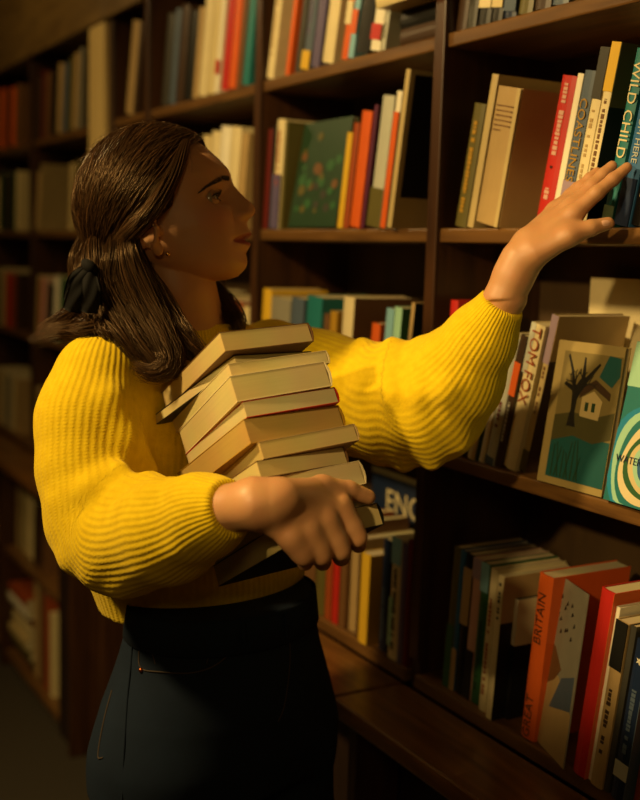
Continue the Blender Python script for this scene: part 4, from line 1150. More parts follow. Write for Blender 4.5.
TFr = [(.015, .07), (-.01, .080), (-.04, .092), (-.08, .102), (-.14, .115), (-.2, .120), (-.28, .123), (-.33, .126), (-.365, .124), (-.39, .119)]
R_SL = P3((99, 378, 1.43), (91, 420, 1.415), (90, 468, 1.40), (101, 518, 1.385), (125, 541, 1.355), (170, 531, 1.285), (206, 516, 1.236), (230, 508, 1.206))
R_SR = [.058, .064, .066, .068, .067, .061, .047, .0335]
L_SL = P3((272, 358, 1.645), (320, 380, 1.615), (365, 400, 1.58), (400, 404, 1.55), (428, 402, 1.525), (455, 377, 1.485), (480, 340, 1.445), (502, 304, 1.413))
L_SR = [.058, .066, .080, .086, .083, .066, .047, .0305]
sw = Field(np.array([-.42, -.32, 1.12]), np.array([.26, .16, 1.86]), .0038)
sw.put(lambda p: sd_tube_body(p, NECK, TF, TL, TS, TFr, .015, -.378, TFW), sw.lo, sw.lo + sw.n * sw.step)
ksl = [.03, .02, .02, .016, .014, .016, .012]
for i in range(7):
    sw.cone(R_SL[i], R_SL[i + 1], R_SR[i], R_SR[i + 1], .03 if i < 2 else .010)
for i in range(7):
    sw.cone(L_SL[i], L_SL[i + 1], L_SR[i], L_SR[i + 1], .03 if i < 2 else .012)
# soft folds: ridges laid along the cloth
def ridge(pts, r, k=.018):
    P_ = P3(*pts)
    for i in range(len(P_) - 1): sw.cone(P_[i], P_[i + 1], r, r, k)
ridge([(72, 560, 1.345), (100, 528, 1.330), (128, 497, 1.318), (150, 483, 1.32)], .013, .024)
ridge([(62, 500, 1.350), (92, 490, 1.330), (120, 470, 1.333)], .010, .024)
ridge([(96, 575, 1.325), (118, 545, 1.298), (135, 512, 1.28), (158, 497, 1.26), (190, 490, 1.232)], .011, .02)
ridge([(120, 588, 1.315), (150, 563, 1.262), (185, 545, 1.225), (212, 532, 1.21)], .009, .022)
ridge([(110, 400, 1.365), (128, 440, 1.37), (150, 470, 1.385)], .008, .03)
# bunched folds round the raised sleeve
for (q0, q1, zz) in (((338, 345), (352, 420), 1.535), ((362, 338), (378, 440), 1.498), ((392, 338), (404, 452), 1.467), ((420, 340), (432, 450), 1.448), ((442, 350), (462, 430), 1.43)):
    mid = ((q0[0] + q1[0]) / 2 - 6, (q0[1] + q1[1]) / 2)
    ridge([(q0[0], q0[1] + 6, zz + .05), (mid[0], mid[1], zz), (q1[0], q1[1] + 14, zz + .05)], .008, .022)
# neckline and open cuffs
def hole(a, b, r0, r1): sw.cone(a, b, r0, r1, 0, 'sub')
rd = unit(R_SL[7] - R_SL[6]); ld = unit(L_SL[7] - L_SL[6])
def plane_cut(c, n, rad):
    c = c.astype(np.float32); n = n.astype(np.float32)
    def fn(p):
        q = p - c; h = q @ n
        return np.maximum(-h, np.linalg.norm(q - h[..., None] * n, axis=-1) - rad)
    sw.put(fn, c - rad - .02, c + rad + .02, 0, 'sub')
plane_cut(R_SL[7] + rd * .002, rd, .06); plane_cut(L_SL[7] + ld * .002, ld, .06)
hole(NECK - UPC * .015, NECK + UPC * .06, .060, .066)
SWV, SWF = sw.mesh()
# collar ring
cv_ = []
for k in range(49):
    a = 2 * math.pi * k / 48
    cv_.append(NECK + UPC * (-.006 + .006 * math.cos(a)) + TF * .066 * math.cos(a) + TL * .07 * math.sin(a))
# knit directions for the material: phase of the ribs and of the rows
def knit_attr(P):
    amp = np.ones(len(P)); best = np.full(len(P), 1e9); rib = np.zeros(len(P)); row = np.zeros(len(P))
    q = P - NECK
    a, b, h = q @ TL, q @ TF, q @ UPC
    d = sd_tube_body(P.astype(np.float32), NECK, TF, TL, TS, TFr, .015, -.378, TFW)
    ang = np.arctan2(a, b)
    best = d.copy(); rib = ang * 110; row = h / .0042
    for pts, rad, nr in ((R_SL, R_SR, 46), (L_SL, L_SR, 46)):
        axis = spline(np.array([pts]), 90)[0]; ra_ = np.interp(np.linspace(0, len(pts) - 1, 90), np.arange(len(pts)), rad)
        T_ = np.gradient(axis, axis=0); T_ /= np.linalg.norm(T_, axis=1, keepdims=True)
        s_ = np.concatenate([[0], np.cumsum(np.linalg.norm(np.diff(axis, axis=0), axis=1))])
        bi = np.zeros(len(P), int); bd_ = np.full(len(P), 1e9)
        for i in range(90):
            d = np.linalg.norm(P - axis[i], axis=1)
            m = d < bd_; bd_[m] = d[m]; bi[m] = i
        # continuous position along the axis
        v = P - axis[bi]; al = (v * T_[bi]).sum(1)
        fi = np.clip(bi + al / (s_[-1] / 89), 0, 89)
        i0 = np.clip(fi.astype(int), 0, 88); fr = (fi - i0)[:, None]
        e3 = T_[i0] * (1 - fr) + T_[i0 + 1] * fr; e3 /= np.linalg.norm(e3, axis=1, keepdims=True)
        ctr = axis[i0] * (1 - fr) + axis[i0 + 1] * fr
        v = P - ctr
        e2 = np.array([0, 0, -1.0]) - e3 * (-e3[:, 2:3]); e2 /= np.linalg.norm(e2, axis=1, keepdims=True); e1 = np.cross(e3, e2)
        bd_ = np.linalg.norm(v, axis=1) - np.interp(fi, np.arange(90), ra_)
        an = np.arctan2((v * e1).sum(1), (v * e2).sum(1))
        D2 = np.full(len(P), 1e9)
        for i in range(90):
            far = np.abs(bi - i) > 14
            dd = np.linalg.norm(P - axis[i], axis=1) - ra_[i]; D2 = np.where(far & (dd < D2), dd, D2)
        m = bd_ < best - .004
        amp = np.minimum(amp, np.clip(np.abs(bd_ - best + .004) / .012, 0, 1))
        amp = np.where(m, np.minimum(amp, np.clip((D2 - bd_) / .014, 0, 1)), amp)
        best = np.where(m, bd_, best); rib = np.where(m, an * nr, rib); row = np.where(m, np.interp(fi, np.arange(90), s_) / .0042, row)
    return rib, row, amp
rib, row, amp = knit_attr(SWV)
def sweater_mat():
    m, nt, b = new_mat('yellow_rib_knit')
    ar = N(nt, 'ShaderNodeAttribute', attribute_name='rib'); aw = N(nt, 'ShaderNodeAttribute', attribute_name='row'); aa = N(nt, 'ShaderNodeAttribute', attribute_name='amp')
    def math_(op, a, bb=None):
        n = N(nt, 'ShaderNodeMath', operation=op)
        if isinstance(a, (int, float)): n.inputs[0].default_value = a
        else: nt.links.new(a, n.inputs[0])
        if bb is not None:
            if isinstance(bb, (int, float)): n.inputs[1].default_value = bb
            else: nt.links.new(bb, n.inputs[1])
        return n.outputs[0]
    r = math_('SINE', ar.outputs['Fac']); w = math_('SINE', math_('MULTIPLY', aw.outputs['Fac'], 6.283))
    r01 = math_('MULTIPLY_ADD', r, 0.5); r01.node.inputs[2].default_value = 0.5
    tc = N(nt, 'ShaderNodeTexCoord')
    no = N(nt, 'ShaderNodeTexNoise'); no.inputs['Scale'].default_value = 330; no.inputs['Detail'].default_value = 3
    nt.links.new(tc.outputs['Object'], no.inputs['Vector'])
    hgt = math_('ADD', math_('MULTIPLY', aa.outputs['Fac'], math_('ADD', r01, math_('MULTIPLY', math_('MULTIPLY', w, r01), 0.16))), math_('MULTIPLY', no.outputs['Fac'], 0.7))
    bu = N(nt, 'ShaderNodeBump'); bu.inputs['Strength'].default_value = 0.75; bu.inputs['Distance'].default_value = 0.0009
    nt.links.new(hgt, bu.inputs['Height']); nt.links.new(bu.outputs['Normal'], b.inputs['Normal'])
    n2 = N(nt, 'ShaderNodeTexNoise'); n2.inputs['Scale'].default_value = 90; n2.inputs['Detail'].default_value = 6
    nt.links.new(tc.outputs['Object'], n2.inputs['Vector'])
    mx = N(nt, 'ShaderNodeMix', data_type='RGBA'); mx.inputs['A'].default_value = srgb('#cda908'); mx.inputs['B'].default_value = srgb('#eacb1c')
    nt.links.new(n2.outputs['Fac'], mx.inputs['Factor']); nt.links.new(mx.outputs['Result'], b.inputs['Base Color'])
    b.inputs['Roughness'].default_value = 0.95; b.inputs['Specular IOR Level'].default_value = 0.1
    b.inputs['Sheen Weight'].default_value = 0.25; b.inputs['Sheen Roughness'].default_value = 0.6; b.inputs['Sheen Tint'].default_value = srgb('#ffe27a')
    return m
M_KNIT = sweater_mat()
sweater = person_part('sweater', SWV, SWF, M_KNIT); sweater['label'] = 'yellow rib-knit sweater with balloon sleeves'
def float_attr(o, name, v):
    a = o.data.attributes.new(name, 'FLOAT', 'POINT'); a.data.foreach_set('value', np.asarray(v, np.float32))
float_attr(sweater, 'rib', rib); float_attr(sweater, 'row', row); float_attr(sweater, 'amp', amp)
smo = sweater.modifiers.new('smooth', 'SMOOTH'); smo.factor = 0.5; smo.iterations = 4
cp = np.array(cv_)[None]
v_, f_ = tubes(cp, np.full(cp.shape[:2], .0075), 10)
co_ = person_part('collar', v_, f_, M_KNIT, parent=sweater)
float_attr(co_, 'rib', np.repeat(np.arange(49) * 8.0, 10)); float_attr(co_, 'row', np.tile(np.arange(10) * .3, 49)); float_attr(co_, 'amp', np.ones(490))

# ------------------------------------------------------------------ jeans and shoes
WAIST = pc(224, 604, 1.50)
FZ = float(c2w(WAIST)[2])                      # height of the waist above the floor
jn = Field(WAIST - UPC * FZ - np.array([.26, .0, .28]), WAIST + np.array([.26, .03, .26]), .005)
JS = [(.02, .140), (-.02, .142), (-.06, .152), (-.12, .176), (-.18, .190), (-.22, .192), (-.26, .19)]
JF = [(.02, .105), (-.02, .108), (-.06, .116), (-.12, .128), (-.18, .134), (-.22, .128), (-.26, .11)]
jn.put(lambda p: sd_tube_body(p, WAIST, HF, HL, JS, JF, .015, -.23, [(.02, .0), (-.1, -.004), (-.2, -.012)]), jn.lo, jn.lo + jn.n * jn.step)
LEGS = []
for sg in (-1, 1):
    hipj = WAIST - UPC * .20 + HL * (.088 * sg)
    knee = WAIST - UPC * (FZ * .54) + HL * (.085 * sg) + HF * (.015 + .02 * sg)
    ank = WAIST - UPC * (FZ - .075) + HL * (.09 * sg) + HF * (-.02 + .05 * sg)
    jn.chain([hipj, (hipj + knee) / 2 + HF * .008, knee, (knee + ank) / 2 - HF * .012, ank], [.096, .084, .060, .055, .042], .03)
    LEGS.append(ank)
JV, JFc = jn.mesh()
def denim():
    m, nt, b = new_mat('dark_denim')
    tc = N(nt, 'ShaderNodeTexCoord')
    wv = N(nt, 'ShaderNodeTexWave', wave_type='BANDS', bands_direction='DIAGONAL'); wv.inputs['Scale'].default_value = 420; wv.inputs['Distortion'].default_value = 1.5
    no = N(nt, 'ShaderNodeTexNoise'); no.inputs['Scale'].default_value = 9; no.inputs['Detail'].default_value = 6
    mx = N(nt, 'ShaderNodeMix', data_type='RGBA'); mx.inputs['A'].default_value = srgb('#0b121c'); mx.inputs['B'].default_value = srgb('#22344a')
    ad = N(nt, 'ShaderNodeMath', operation='MULTIPLY')
    nt.links.new(tc.outputs['Object'], wv.inputs['Vector']); nt.links.new(tc.outputs['Object'], no.inputs['Vector'])
    nt.links.new(wv.outputs['Fac'], ad.inputs[0]); nt.links.new(no.outputs['Fac'], ad.inputs[1])
    nt.links.new(ad.outputs[0], mx.inputs['Factor']); nt.links.new(mx.outputs['Result'], b.inputs['Base Color'])
    bu = N(nt, 'ShaderNodeBump'); bu.inputs['Strength'].default_value = 0.25; bu.inputs['Distance'].default_value = 0.0008
    nt.links.new(wv.outputs['Fac'], bu.inputs['Height']); nt.links.new(bu.outputs['Normal'], b.inputs['Normal'])
    b.inputs['Roughness'].default_value = 0.85; b.inputs['Specular IOR Level'].default_value = 0.2
    return m
M_DENIM = denim()
jeans = person_part('jeans', JV, JFc, M_DENIM); jeans['label'] = 'dark blue denim jeans'
smo = jeans.modifiers.new('smooth', 'SMOOTH'); smo.factor = 0.5; smo.iterations = 3
JB = bvh_of(jeans)
# waistband
def ring_at(h, grow):
    out = []
    for k in range(72):
        a = 2 * math.pi * k / 72
        out.append(WAIST + UPC * h + HL * (tab(h, JS) + grow) * math.sin(a) + HF * ((tab(h, JF) + grow) * math.cos(a) + 0))
    return out
rows_ = [ring_at(.016, .0), ring_at(.016, .002), ring_at(-.006, .0032), ring_at(-.027, .0032), ring_at(-.028, .0005)]
V_ = np.array(rows_).reshape(-1, 3); n_ = 72
i_ = np.arange(len(rows_) - 1)[:, None] * n_ + np.arange(n_); j_ = np.arange(len(rows_) - 1)[:, None] * n_ + (np.arange(n_) + 1) % n_
wbd = person_part('waistband', V_, np.stack([i_, j_, j_ + n_, i_ + n_], -1).reshape(-1, 4), M_DENIM, parent=jeans)
M_STITCH, _nt, _b = new_mat('tan_stitching'); _b.inputs['Base Color'].default_value = srgb('#36291a'); _b.inputs['Roughness'].default_value = 0.8
M_COPPER, _nt, _b = new_mat('copper_rivet'); _b.inputs['Base Color'].default_value = srgb('#b5663a'); _b.inputs['Metallic'].default_value = 1.0; _b.inputs['Roughness'].default_value = 0.35
def seam(name, pxs, r, mat, dashed=False):
    pts = [hit(JB, x, y, .0004) for x, y in pxs]
    pts = [p for p in pts if p is not None]
    if len(pts) < 2: return
    pts = np.array(pts)
    cc = spline(np.array([w2c(pts)]), 10 * len(pts))
    v, f = tubes(cc, np.full(cc.shape[:2], r), 5)
    return person_part(name, v, f, mat, parent=jeans)
SKD = M_DENIM
seam('pocket_seam', [(140, 623), (139, 650), (141, 668), (160, 672), (190, 673), (212, 667), (227, 655), (230, 640), (229, 633)], .0011, M_STITCH)
seam('coin_pocket_seam', [(155, 664), (155, 645), (205, 649), (207, 664)], .0007, M_STITCH)
seam('side_seam', [(133, 628), (131, 660), (127, 700), (124, 750), (122, 800)], .0018, M_DENIM)
seam('back_pocket_seam', [(116, 655), (112, 690), (104, 720), (98, 755), (103, 758)], .0012, M_STITCH)
seam('fly_seam', [(289, 630), (290, 660), (287, 690), (283, 710), (278, 722)], .0009, M_STITCH)
rv = hit(JB, 141, 670, .0006)
if rv is not None: person_part('rivet', w2c(rv) + SP * .0032, SQ, M_COPPER, parent=jeans)
# belt loops
for (x, y) in ((122, 622), (243, 628), (286, 622)):
    a = hit(JB, x, y - 10, .007); b_ = hit(JB, x + .5, y + 14, .007)
    if a is None or b_ is None: continue
    cc = spline(np.array([[w2c(a), w2c((a + b_) / 2), w2c(b_)]]), 8)
    v, f = tubes(cc, np.full(cc.shape[:2], .0045), 4)
    person_part('belt_loop', v, f, M_DENIM, parent=jeans)
M_SHOE, _nt, _b = new_mat('black_shoe_leather'); _b.inputs['Base Color'].default_value = srgb('#171310'); _b.inputs['Roughness'].default_value = 0.4
for ank in LEGS:
    base = ank - UPC * .075
    sf = Field(base - np.array([.2, .06, .22]), base + np.array([.22, .13, .2]), .005)
    sf.chain([base + UPC * .036 - HF * .05, base + UPC * .036 + HF * .07, base + UPC * .030 + HF * .15], [.034, .036, .029], .03)
    sf.cone(base + UPC * .05 - HF * .02, base + UPC * .095 - HF * .01, .038, .040, .03)
    def cut(p, b0=base.astype(np.float32)): return (p - b0) @ UPC.astype(np.float32) - .0025
    sf.v = np.maximum(sf.v, -cut(np.stack(np.meshgrid(*[sf.lo[i] + sf.step * np.arange(sf.n[i], dtype=np.float32) for i in range(3)], indexing='ij'), -1)))
    v, f = sf.mesh(); person_part('shoe', v, f, M_SHOE)

# ------------------------------------------------------------------ the stack of books in her arm
def cdir(v): return CR * v[0] + CU * v[1] + CF * v[2]
STACK = [  # thickness, offset along b, along c, turn (deg), size b, size c, cover, pages, name
    (.027, .000, .000, 0, .136, .192, 'black', '#d6bd7c', 'thick paperback with a black back cover, lowest in the held stack'),
    (.024, .004, .002, 3, .130, .180, 'beige', '#d9c287', 'pale paperback second from the bottom of the held stack'),
    (.029, -.002, .004, -2, .132, .186, 'cream', '#dcc68c', 'paperback under her thumb, third from the bottom of the held stack'),
    (.021, -.006, -.004, 4, .124, .185, 'brown', '#d4bb7c', 'slim paperback fourth from the bottom of the held stack'),
    (.021, .004, -.004, -3, .128, .19, 'tan', '#c9ae6c', 'brown-edged paperback fifth from the bottom of the held stack'),
    (.030, -.004, .000, 2, .134, .196, 'mustard', '#c09c55', 'thick tan-edged paperback in the middle of the held stack'),
    (.020, .000, -.002, -1, .126, .188, 'red', '#d8c48c', 'paperback with a red cover edge in the held stack'),
    (.032, -.006, -.002, -3, .128, .19, 'cream', '#d6c083', 'fat cream paperback fourth from the top of the held stack'),
    (.017, .000, .004, -1, .134, .193, 'ivory', '#dac688', 'slim pale paperback third from the top of the held stack'),
    (.013, .016, .014, 10, .120, .205, 'black', '#dbc98e', 'thin paperback with a black cover, turned askew near the stack top'),
    (.025, -.001, .000, 1, .124, .19, 'brown', '#cdb273', 'paperback lying on top of the held stack'),
]
acc_ = 0.0
for t_, ob, oc, turn, sb, scl, cvr, pgc, lb in STACK:
    a_ = math.radians(turn)
    b2 = SB * math.cos(a_) + SCc * math.sin(a_); c2 = -SB * math.sin(a_) + SCc * math.cos(a_)
    o_ = S0 + (SA * acc_ + SB * ob + SCc * oc) * SK
    # local x: thickness (up the stack); local z: length (along c); local y: spine -> fore-edge.  fore-edge shows at the near corner's left face
    ax_ = Vector(cdir(SA)); ay_ = Vector(cdir(-b2)); az_ = Vector(cdir(c2))
    if ax_.cross(ay_).dot(az_) < 0:
        az_ = -az_; org_ = c2w(o_ + (b2 * sb + c2 * scl) * SK)
    else: org_ = c2w(o_ + b2 * sb * SK)
    placed_book(lb, 'books held in her arm', Vector(org_), ax_, ay_, az_, (t_ - .0006) * SK, sb * SK, scl * SK, cvr, pages=pgc, cv=.0007, inset=.0006)
    acc_ += t_
# ------------------------------------------------------------------ hair
def hair_mat():
    m, nt, b = new_mat('dark_brown_hair')
    at = N(nt, 'ShaderNodeAttribute', attribute_name='tint')
    nt.links.new(at.outputs['Color'], b.inputs['Base Color'])
    b.inputs['Roughness'].default_value = 0.33; b.inputs['Specular IOR Level'].default_value = 0.7
    b.inputs['Specular Tint'].default_value = (1.0, .66, .32, 1)
    return m
M_HAIR = hair_mat()
HAIR_V, HAIR_F, HAIR_C = [], [], []; _hk = 0
def add_hair(V, F, C):
    global _hk
    F = np.asarray(F)
    HAIR_V.append(V); HAIR_F.append(F + _hk); HAIR_C.append(C); _hk += len(V)
HC = np.array([-.002, 0, .040]); HR = np.array([.1065, .0855, .1025])
def strand_color(m, n, sides=3):
    base = np.array([.036, .0165, .006]); v = np.exp(RNG.normal(-.1, .5, m))
    red = 1 + RNG.normal(0, .06, (m, 1)) * np.array([[1, 0, -1]])
    c = base[None] * v[:, None] * red
    return np.repeat(c, n * sides, 0)
def norm(a): return a / (np.linalg.norm(a, axis=-1, keepdims=True) + 1e-9)
def sph_path(R0, Mid, T, n, lift0, lift1, wob=.02):
    """strands over the skull: directions blended root -> mid -> end on the hair ellipsoid"""
    t = np.linspace(0, 1, n)[None, :, None]
    D = norm((1 - t) ** 2 * R0[:, None] + 2 * t * (1 - t) * Mid[:, None] + t ** 2 * T[:, None])
    m = len(R0)
    ph = RNG.uniform(0, 6.28, (m, 1)); fr = RNG.uniform(2.0, 5.0, (m, 1)); tt = t[..., 0]
    lift = lift0[:, None] * (1 - tt) + lift1[:, None] * tt + wob * .35 * np.sin(fr * tt * 3 + ph) * tt
    P = HC + D * HR * (1 + lift)[..., None]
    P[..., 1] += .0018 * np.sin(fr * tt * 4 + ph * 2)
    return P
# skull cap under the strands: the scalp grown outwards behind the hairline
def cap():
    V = HV[:-2].copy()
    x, y, z = V.T
    hair_line = tab(z, [(-.09, -.045), (-.05, -.04), (-.02, -.020), (-.006, .003), (.0133, .033), (.03, .042), (.064, .056), (.08, .063), (.095, .071), (.105, .079), (.13, .1)])
    m = np.clip((hair_line - x) / .016, -1, 1)
    D = norm((V - HC) / HR)
    tgt = HC + D * HR * .985
    k = np.clip(m, 0, 1) ** .6
    low = np.clip((z + .075) / .03, 0, 1)
    V2 = V * (1 - (k * low)[:, None]) + tgt * (k * low)[:, None]
    V2 = V2 - norm(V - HC) * (.004 * (1 - np.clip(m + 1, 0, 1)))[:, None]
    keep = m > -.6
    F = HQ[np.all(keep[HQ], 1)]
    return V2, F
cV, cF = cap()
add_hair(h2c(cV), cF, np.tile(np.array([[.030, .0145, .006]]), (len(cV), 1)))
def emit(P, r0, r1, n):
    m = len(P)
    prof_ = np.interp(np.linspace(0, 1, n), [0, .08, .7, 1], [.7, 1, .9, .12])
    R = RNG.uniform(r0, r1, (m, 1)) * prof_[None]
    v, f = tubes(P, R)
    add_hair(v, f, strand_color(m, n))
NS = 16
for sg, cnt in ((-1, 1500), (1, 500)):
    # from the parting back and down over the side of the head to the tie
    s = RNG.random(cnt)
    R0 = np.stack([.078 - .135 * s + RNG.normal(0, .004, cnt), sg * (RNG.random(cnt) * .012 - .004), np.interp(s, [0, .3, .6, 1], [.098, .128, .138, .125])], -1)
    R0 = norm((R0 - HC) / HR)
    w = RNG.random(cnt)
    Mid = np.stack([.42 - .95 * s + .1 * RNG.normal(size=cnt), sg * (1.05 + .35 * RNG.random(cnt)), .62 - .55 * w + .25 * s], -1)
    T = np.stack([-.86 - .1 * RNG.random(cnt), sg * (.50 - .42 * s * RNG.random(cnt)), -.30 - .42 * w - .1 * RNG.random(cnt)], -1); T = norm(T)
    emit(h2c(sph_path(R0, norm(Mid) * 1.15, T, NS, RNG.uniform(-.01, .035, cnt), RNG.uniform(-.01, .06, cnt))), .00035, .0007, NS)
    # from the temple hairline back over the ear
    c2 = cnt // 2
    s = RNG.random(c2)
    R0 = np.stack([np.interp(s, [0, .3, .6, .8, 1], [.079, .063, .047, .034, .004]), sg * np.interp(s, [0, .3, .6, .8, 1], [.016, .046, .062, .066, .074]), np.interp(s, [0, .3, .6, .8, 1], [.103, .080, .045, .0133, -.006])], -1)
    R0 = norm((R0 - HC) / HR)
    Mid = np.stack([.15 - .35 * s + .06 * RNG.normal(size=c2), sg * np.full(c2, 1.15), .55 - .65 * s + .08 * RNG.normal(size=c2)], -1)
    T = norm(np.stack([-.72 + .35 * s, sg * (.62 + .1 * RNG.random(c2)), -.50 - .40 * s], -1))
    l0 = np.interp(s, [0, .4, 1], [-.045, -.05, -.07]) + RNG.uniform(-.01, .012, c2)
    emit(h2c(sph_path(R0, norm(Mid) * 1.1, T, NS, l0, RNG.uniform(-.01, .04, c2))), .00035, .00065, NS)
# back of the head, falling from the crown
cnt = 500
a = RNG.uniform(-1, 1, cnt)
R0 = norm(np.stack([-.35 - .25 * RNG.random(cnt), .25 * a, np.full(cnt, .85)], -1))
Mid = norm(np.stack([np.full(cnt, -1.1), .8 * a, np.full(cnt, .35)], -1)) * 1.12
T = norm(np.stack([np.full(cnt, -.9), .55 * a, -.45 - .2 * RNG.random(cnt)], -1))
emit(h2c(sph_path(R0, Mid, T, NS, RNG.uniform(0, .03, cnt), RNG.uniform(0, .07, cnt))), .00035, .0007, NS)

def lock(ctrl, radii, count, wave=.004, core=.55, n=26, jitter=.5, r=(.00035, .0007)):
    C = np.array([pc(*c) for c in ctrl])[None]
    path = spline(C, n)[0]
    rad = np.interp(np.linspace(0, 1, n), np.linspace(0, 1, len(radii)), radii)
    T = np.gradient(path, axis=0); T = norm(T)
    A = norm(np.cross(T, np.array([.2, .1, .97]))); Bb = np.cross(T, A)
    ang = RNG.uniform(0, 6.28, count); rr = np.sqrt(RNG.random(count))
    u = rr * np.cos(ang); v = rr * np.sin(ang)
    tt = np.linspace(0, 1, n)
    ph = RNG.normal(0, .7, (count, 1)); fq = RNG.uniform(7, 9.5, (count, 1))
    tw = .8 * tt[None] + 0 * ph
    uu = u[:, None] * np.cos(tw) - v[:, None] * np.sin(tw); vv = u[:, None] * np.sin(tw) + v[:, None] * np.cos(tw)
    ln = 1 - .28 * RNG.random(count) * jitter                        # some strands end early
    idx = tt[None] * ln[:, None] * (n - 1)
    i0 = np.clip(idx.astype(int), 0, n - 2); f = (idx - i0)[..., None]
    def at(arr): return arr[i0] * (1 - f) + arr[i0 + 1] * f
    rc = np.interp(idx, np.arange(n), rad)
    P = at(path) + at(A) * (uu * rc + wave * tt * np.sin(fq * tt + ph))[..., None] + at(Bb) * (vv * rc + wave * .6 * tt * np.cos(fq * tt + ph))[..., None]
    R = RNG.uniform(r[0], r[1], (count, 1)) * np.interp(tt, [0, .05, .75, 1], [.8, 1, .9, .1])[None]
    vt, ft = tubes(P, R); add_hair(vt, ft, strand_color(count, n))
    if core:
        k = 5
        vt, ft = tubes(path[None], (rad * core * np.interp(tt, [0, .7, 1], [1, .9, .05]))[None], 10)
        add_hair(vt, ft, np.tile(np.array([[.026, .0125, .005]]), (len(vt), 1)))
# near side, falling from behind the ear to the collar
lock([(128, 215, 1.48), (130, 245, 1.428), (134, 272, 1.418), (145, 305, 1.412), (163, 338, 1.395), (172, 362, 1.38), (152, 376, 1.378), (128, 367, 1.382)], [.006, .016, .020, .022, .019, .014, .009, .004], 460, .008)
lock([(136, 240, 1.47), (144, 266, 1.432), (156, 290, 1.425), (168, 316, 1.42), (184, 340, 1.405), (204, 354, 1.40), (222, 352, 1.41)], [.004, .011, .014, .016, .014, .010, .005], 280, .008)
lock([(118, 215, 1.49), (120, 248, 1.435), (116, 278, 1.428), (128, 312, 1.42), (150, 345, 1.40), (176, 366, 1.385), (198, 366, 1.385)], [.006, .018, .022, .023, .018, .012, .005], 400, .008)
lock([(104, 215, 1.51), (98, 252, 1.455), (98, 282, 1.445), (108, 312, 1.43), (130, 342, 1.405), (146, 362, 1.39)], [.006, .02, .024, .022, .015, .006], 320, .006)
lock([(140, 262, 1.46), (136, 300, 1.455), (142, 330, 1.44)], [.02, .028, .02], 160, .003)
# drawn together at the tie, then loose over the back of the shoulder
lock([(92, 235, 1.50), (86, 266, 1.465), (88, 294, 1.46), (92, 314, 1.45), (80, 328, 1.435), (56, 334, 1.43), (28, 344, 1.44)], [.006, .016, .018, .016, .012, .009, .004], 230, .006)
lock([(98, 240, 1.49), (96, 275, 1.45), (100, 302, 1.435), (104, 322, 1.42), (86, 332, 1.41), (66, 331, 1.415)], [.005, .015, .018, .014, .009, .004], 170, .006)
lock([(90, 225, 1.52), (82, 258, 1.50), (82, 288, 1.50), (76, 312, 1.49), (56, 326, 1.47), (36, 332, 1.47)], [.006, .018, .02, .016, .01, .004], 170, .006)
# far side of the neck
lock([(185, 255, 1.565), (200, 275, 1.56), (214, 290, 1.55), (226, 306, 1.53), (238, 322, 1.51), (240, 338, 1.50)], [.004, .01, .013, .016, .014, .006], 220, .004)
lock([(196, 270, 1.575), (209, 296, 1.55), (216, 316, 1.52), (212, 338, 1.50)], [.010, .015, .016, .010], 200, .004)
# loose wisps
lock([(186, 142, 1.44), (176, 170, 1.42), (158, 200, 1.408), (136, 226, 1.41), (112, 250, 1.43)], [.006, .010, .012, .012, .01], 160, .002, core=0)
lock([(84, 296, 1.45), (98, 330, 1.41), (118, 336, 1.40)], [.006, .01, .004], 36, .008, core=0)
# stray hairs standing off the head
cnt = 150
R0 = norm(np.stack([RNG.uniform(-.7, .75, cnt), RNG.uniform(-.7, .5, cnt), RNG.uniform(.35, 1, cnt)], -1))
T = norm(R0 + np.stack([RNG.uniform(-.9, -.2, cnt), RNG.uniform(-.35, .25, cnt), RNG.uniform(-.6, .1, cnt)], -1))
emit(h2c(sph_path(R0, norm(R0 + T) * 1.0, T, NS, RNG.uniform(0, .03, cnt), RNG.uniform(.03, .13, cnt), .05)), .00016, .00026, NS)
Vh = np.concatenate(HAIR_V); Fh = np.concatenate(HAIR_F); Ch = np.concatenate(HAIR_C)
hair = person_part('hair', Vh, Fh, M_HAIR); hair['label'] = 'long wavy dark brown hair tied half back'
a_ = hair.data.attributes.new('tint', 'FLOAT_COLOR', 'POINT'); a_.data.foreach_set('color', np.concatenate([Ch, np.ones((len(Ch), 1))], 1).astype(np.float32).ravel())
print('hair quads', len(Fh))
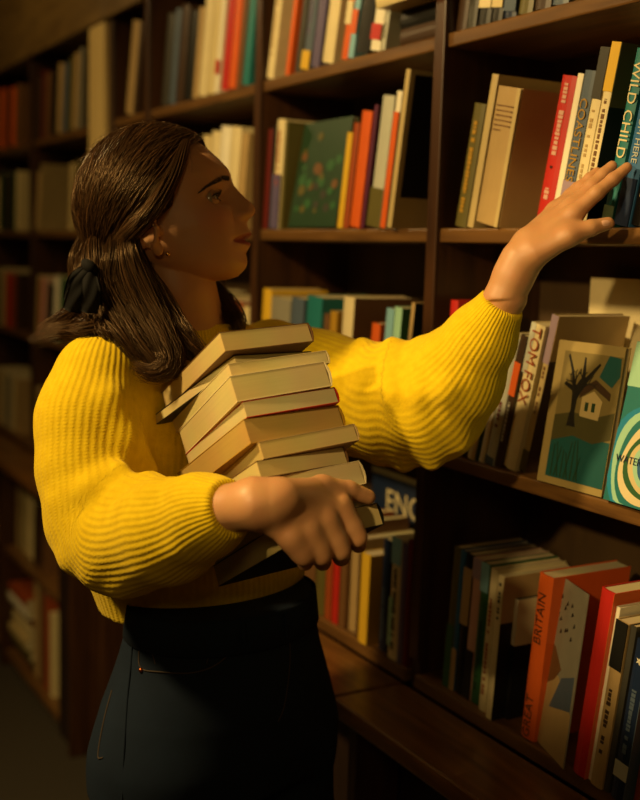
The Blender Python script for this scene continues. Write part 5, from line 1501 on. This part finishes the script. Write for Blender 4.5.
# black bow at the back of the head
M_BOW, _nt, _b = new_mat('black_satin'); _b.inputs['Base Color'].default_value = srgb('#0b0906'); _b.inputs['Roughness'].default_value = 0.85; _b.inputs['Specular IOR Level'].default_value = 0.2
def leaf(ctrl, width, n=22, m=9, curl=.35, thick=.0012):
    path = spline(np.array([[pc(*c) for c in ctrl]]), n)[0]
    T = norm(np.gradient(path, axis=0)); side = norm(np.cross(T, np.array([.25, .1, -1.0]))); up = np.cross(side, T)
    V = []
    for lay in (0, 1):
        for i in range(n):
            t = i / (n - 1); w = width * np.interp(t, [0, .15, .55, .92, 1], [.35, .7, 1, .95, .9])
            for j in range(m):
                q = -1 + 2 * j / (m - 1)
                V.append(path[i] + side[i] * w * q + up[i] * (curl * w * (1 - q * q) + .0016 * math.sin(9 * t + 4 * q)) + up[i] * (lay * thick))
    V = np.array(V); F = []
    for lay in (0, 1):
        o = lay * n * m
        for i in range(n - 1):
            for j in range(m - 1):
                f = (o + i * m + j, o + i * m + j + 1, o + (i + 1) * m + j + 1, o + (i + 1) * m + j)
                F.append(f if lay else f[::-1])
    o = n * m
    for i in range(n - 1):
        F.append((i * m, (i + 1) * m, o + (i + 1) * m, o + i * m)); F.append((i * m + m - 1, o + i * m + m - 1, o + (i + 1) * m + m - 1, (i + 1) * m + m - 1))
    for j in range(m - 1):
        F.append((j, o + j, o + j + 1, j + 1)); k = (n - 1) * m
        F.append((k + j, k + j + 1, o + k + j + 1, o + k + j))
    return V, np.array(F)
bow_parts = [leaf([(90, 268, 1.425), (85, 278, 1.410), (78, 292, 1.405), (72, 311, 1.412)], .013), leaf([(90, 268, 1.425), (90, 282, 1.402), (91, 298, 1.398), (89, 312, 1.404)], .012),
             leaf([(90, 268, 1.43), (80, 274, 1.425), (74, 284, 1.43), (70, 300, 1.44)], .010)]
V_, F_ = merge(bow_parts)
bow = person_part('hair_bow', V_, F_, M_BOW); bow['label'] = 'black fabric hair bow'
kv, kf = tubes(spline(np.array([[pc(84, 262, 1.43), pc(90, 267, 1.412), pc(97, 275, 1.425)]]), 10), np.array([[.004, .006, .007, .0075, .008, .008, .0075, .007, .006, .004]]), 10)
person_part('knot', kv, kf, M_BOW, parent=bow)
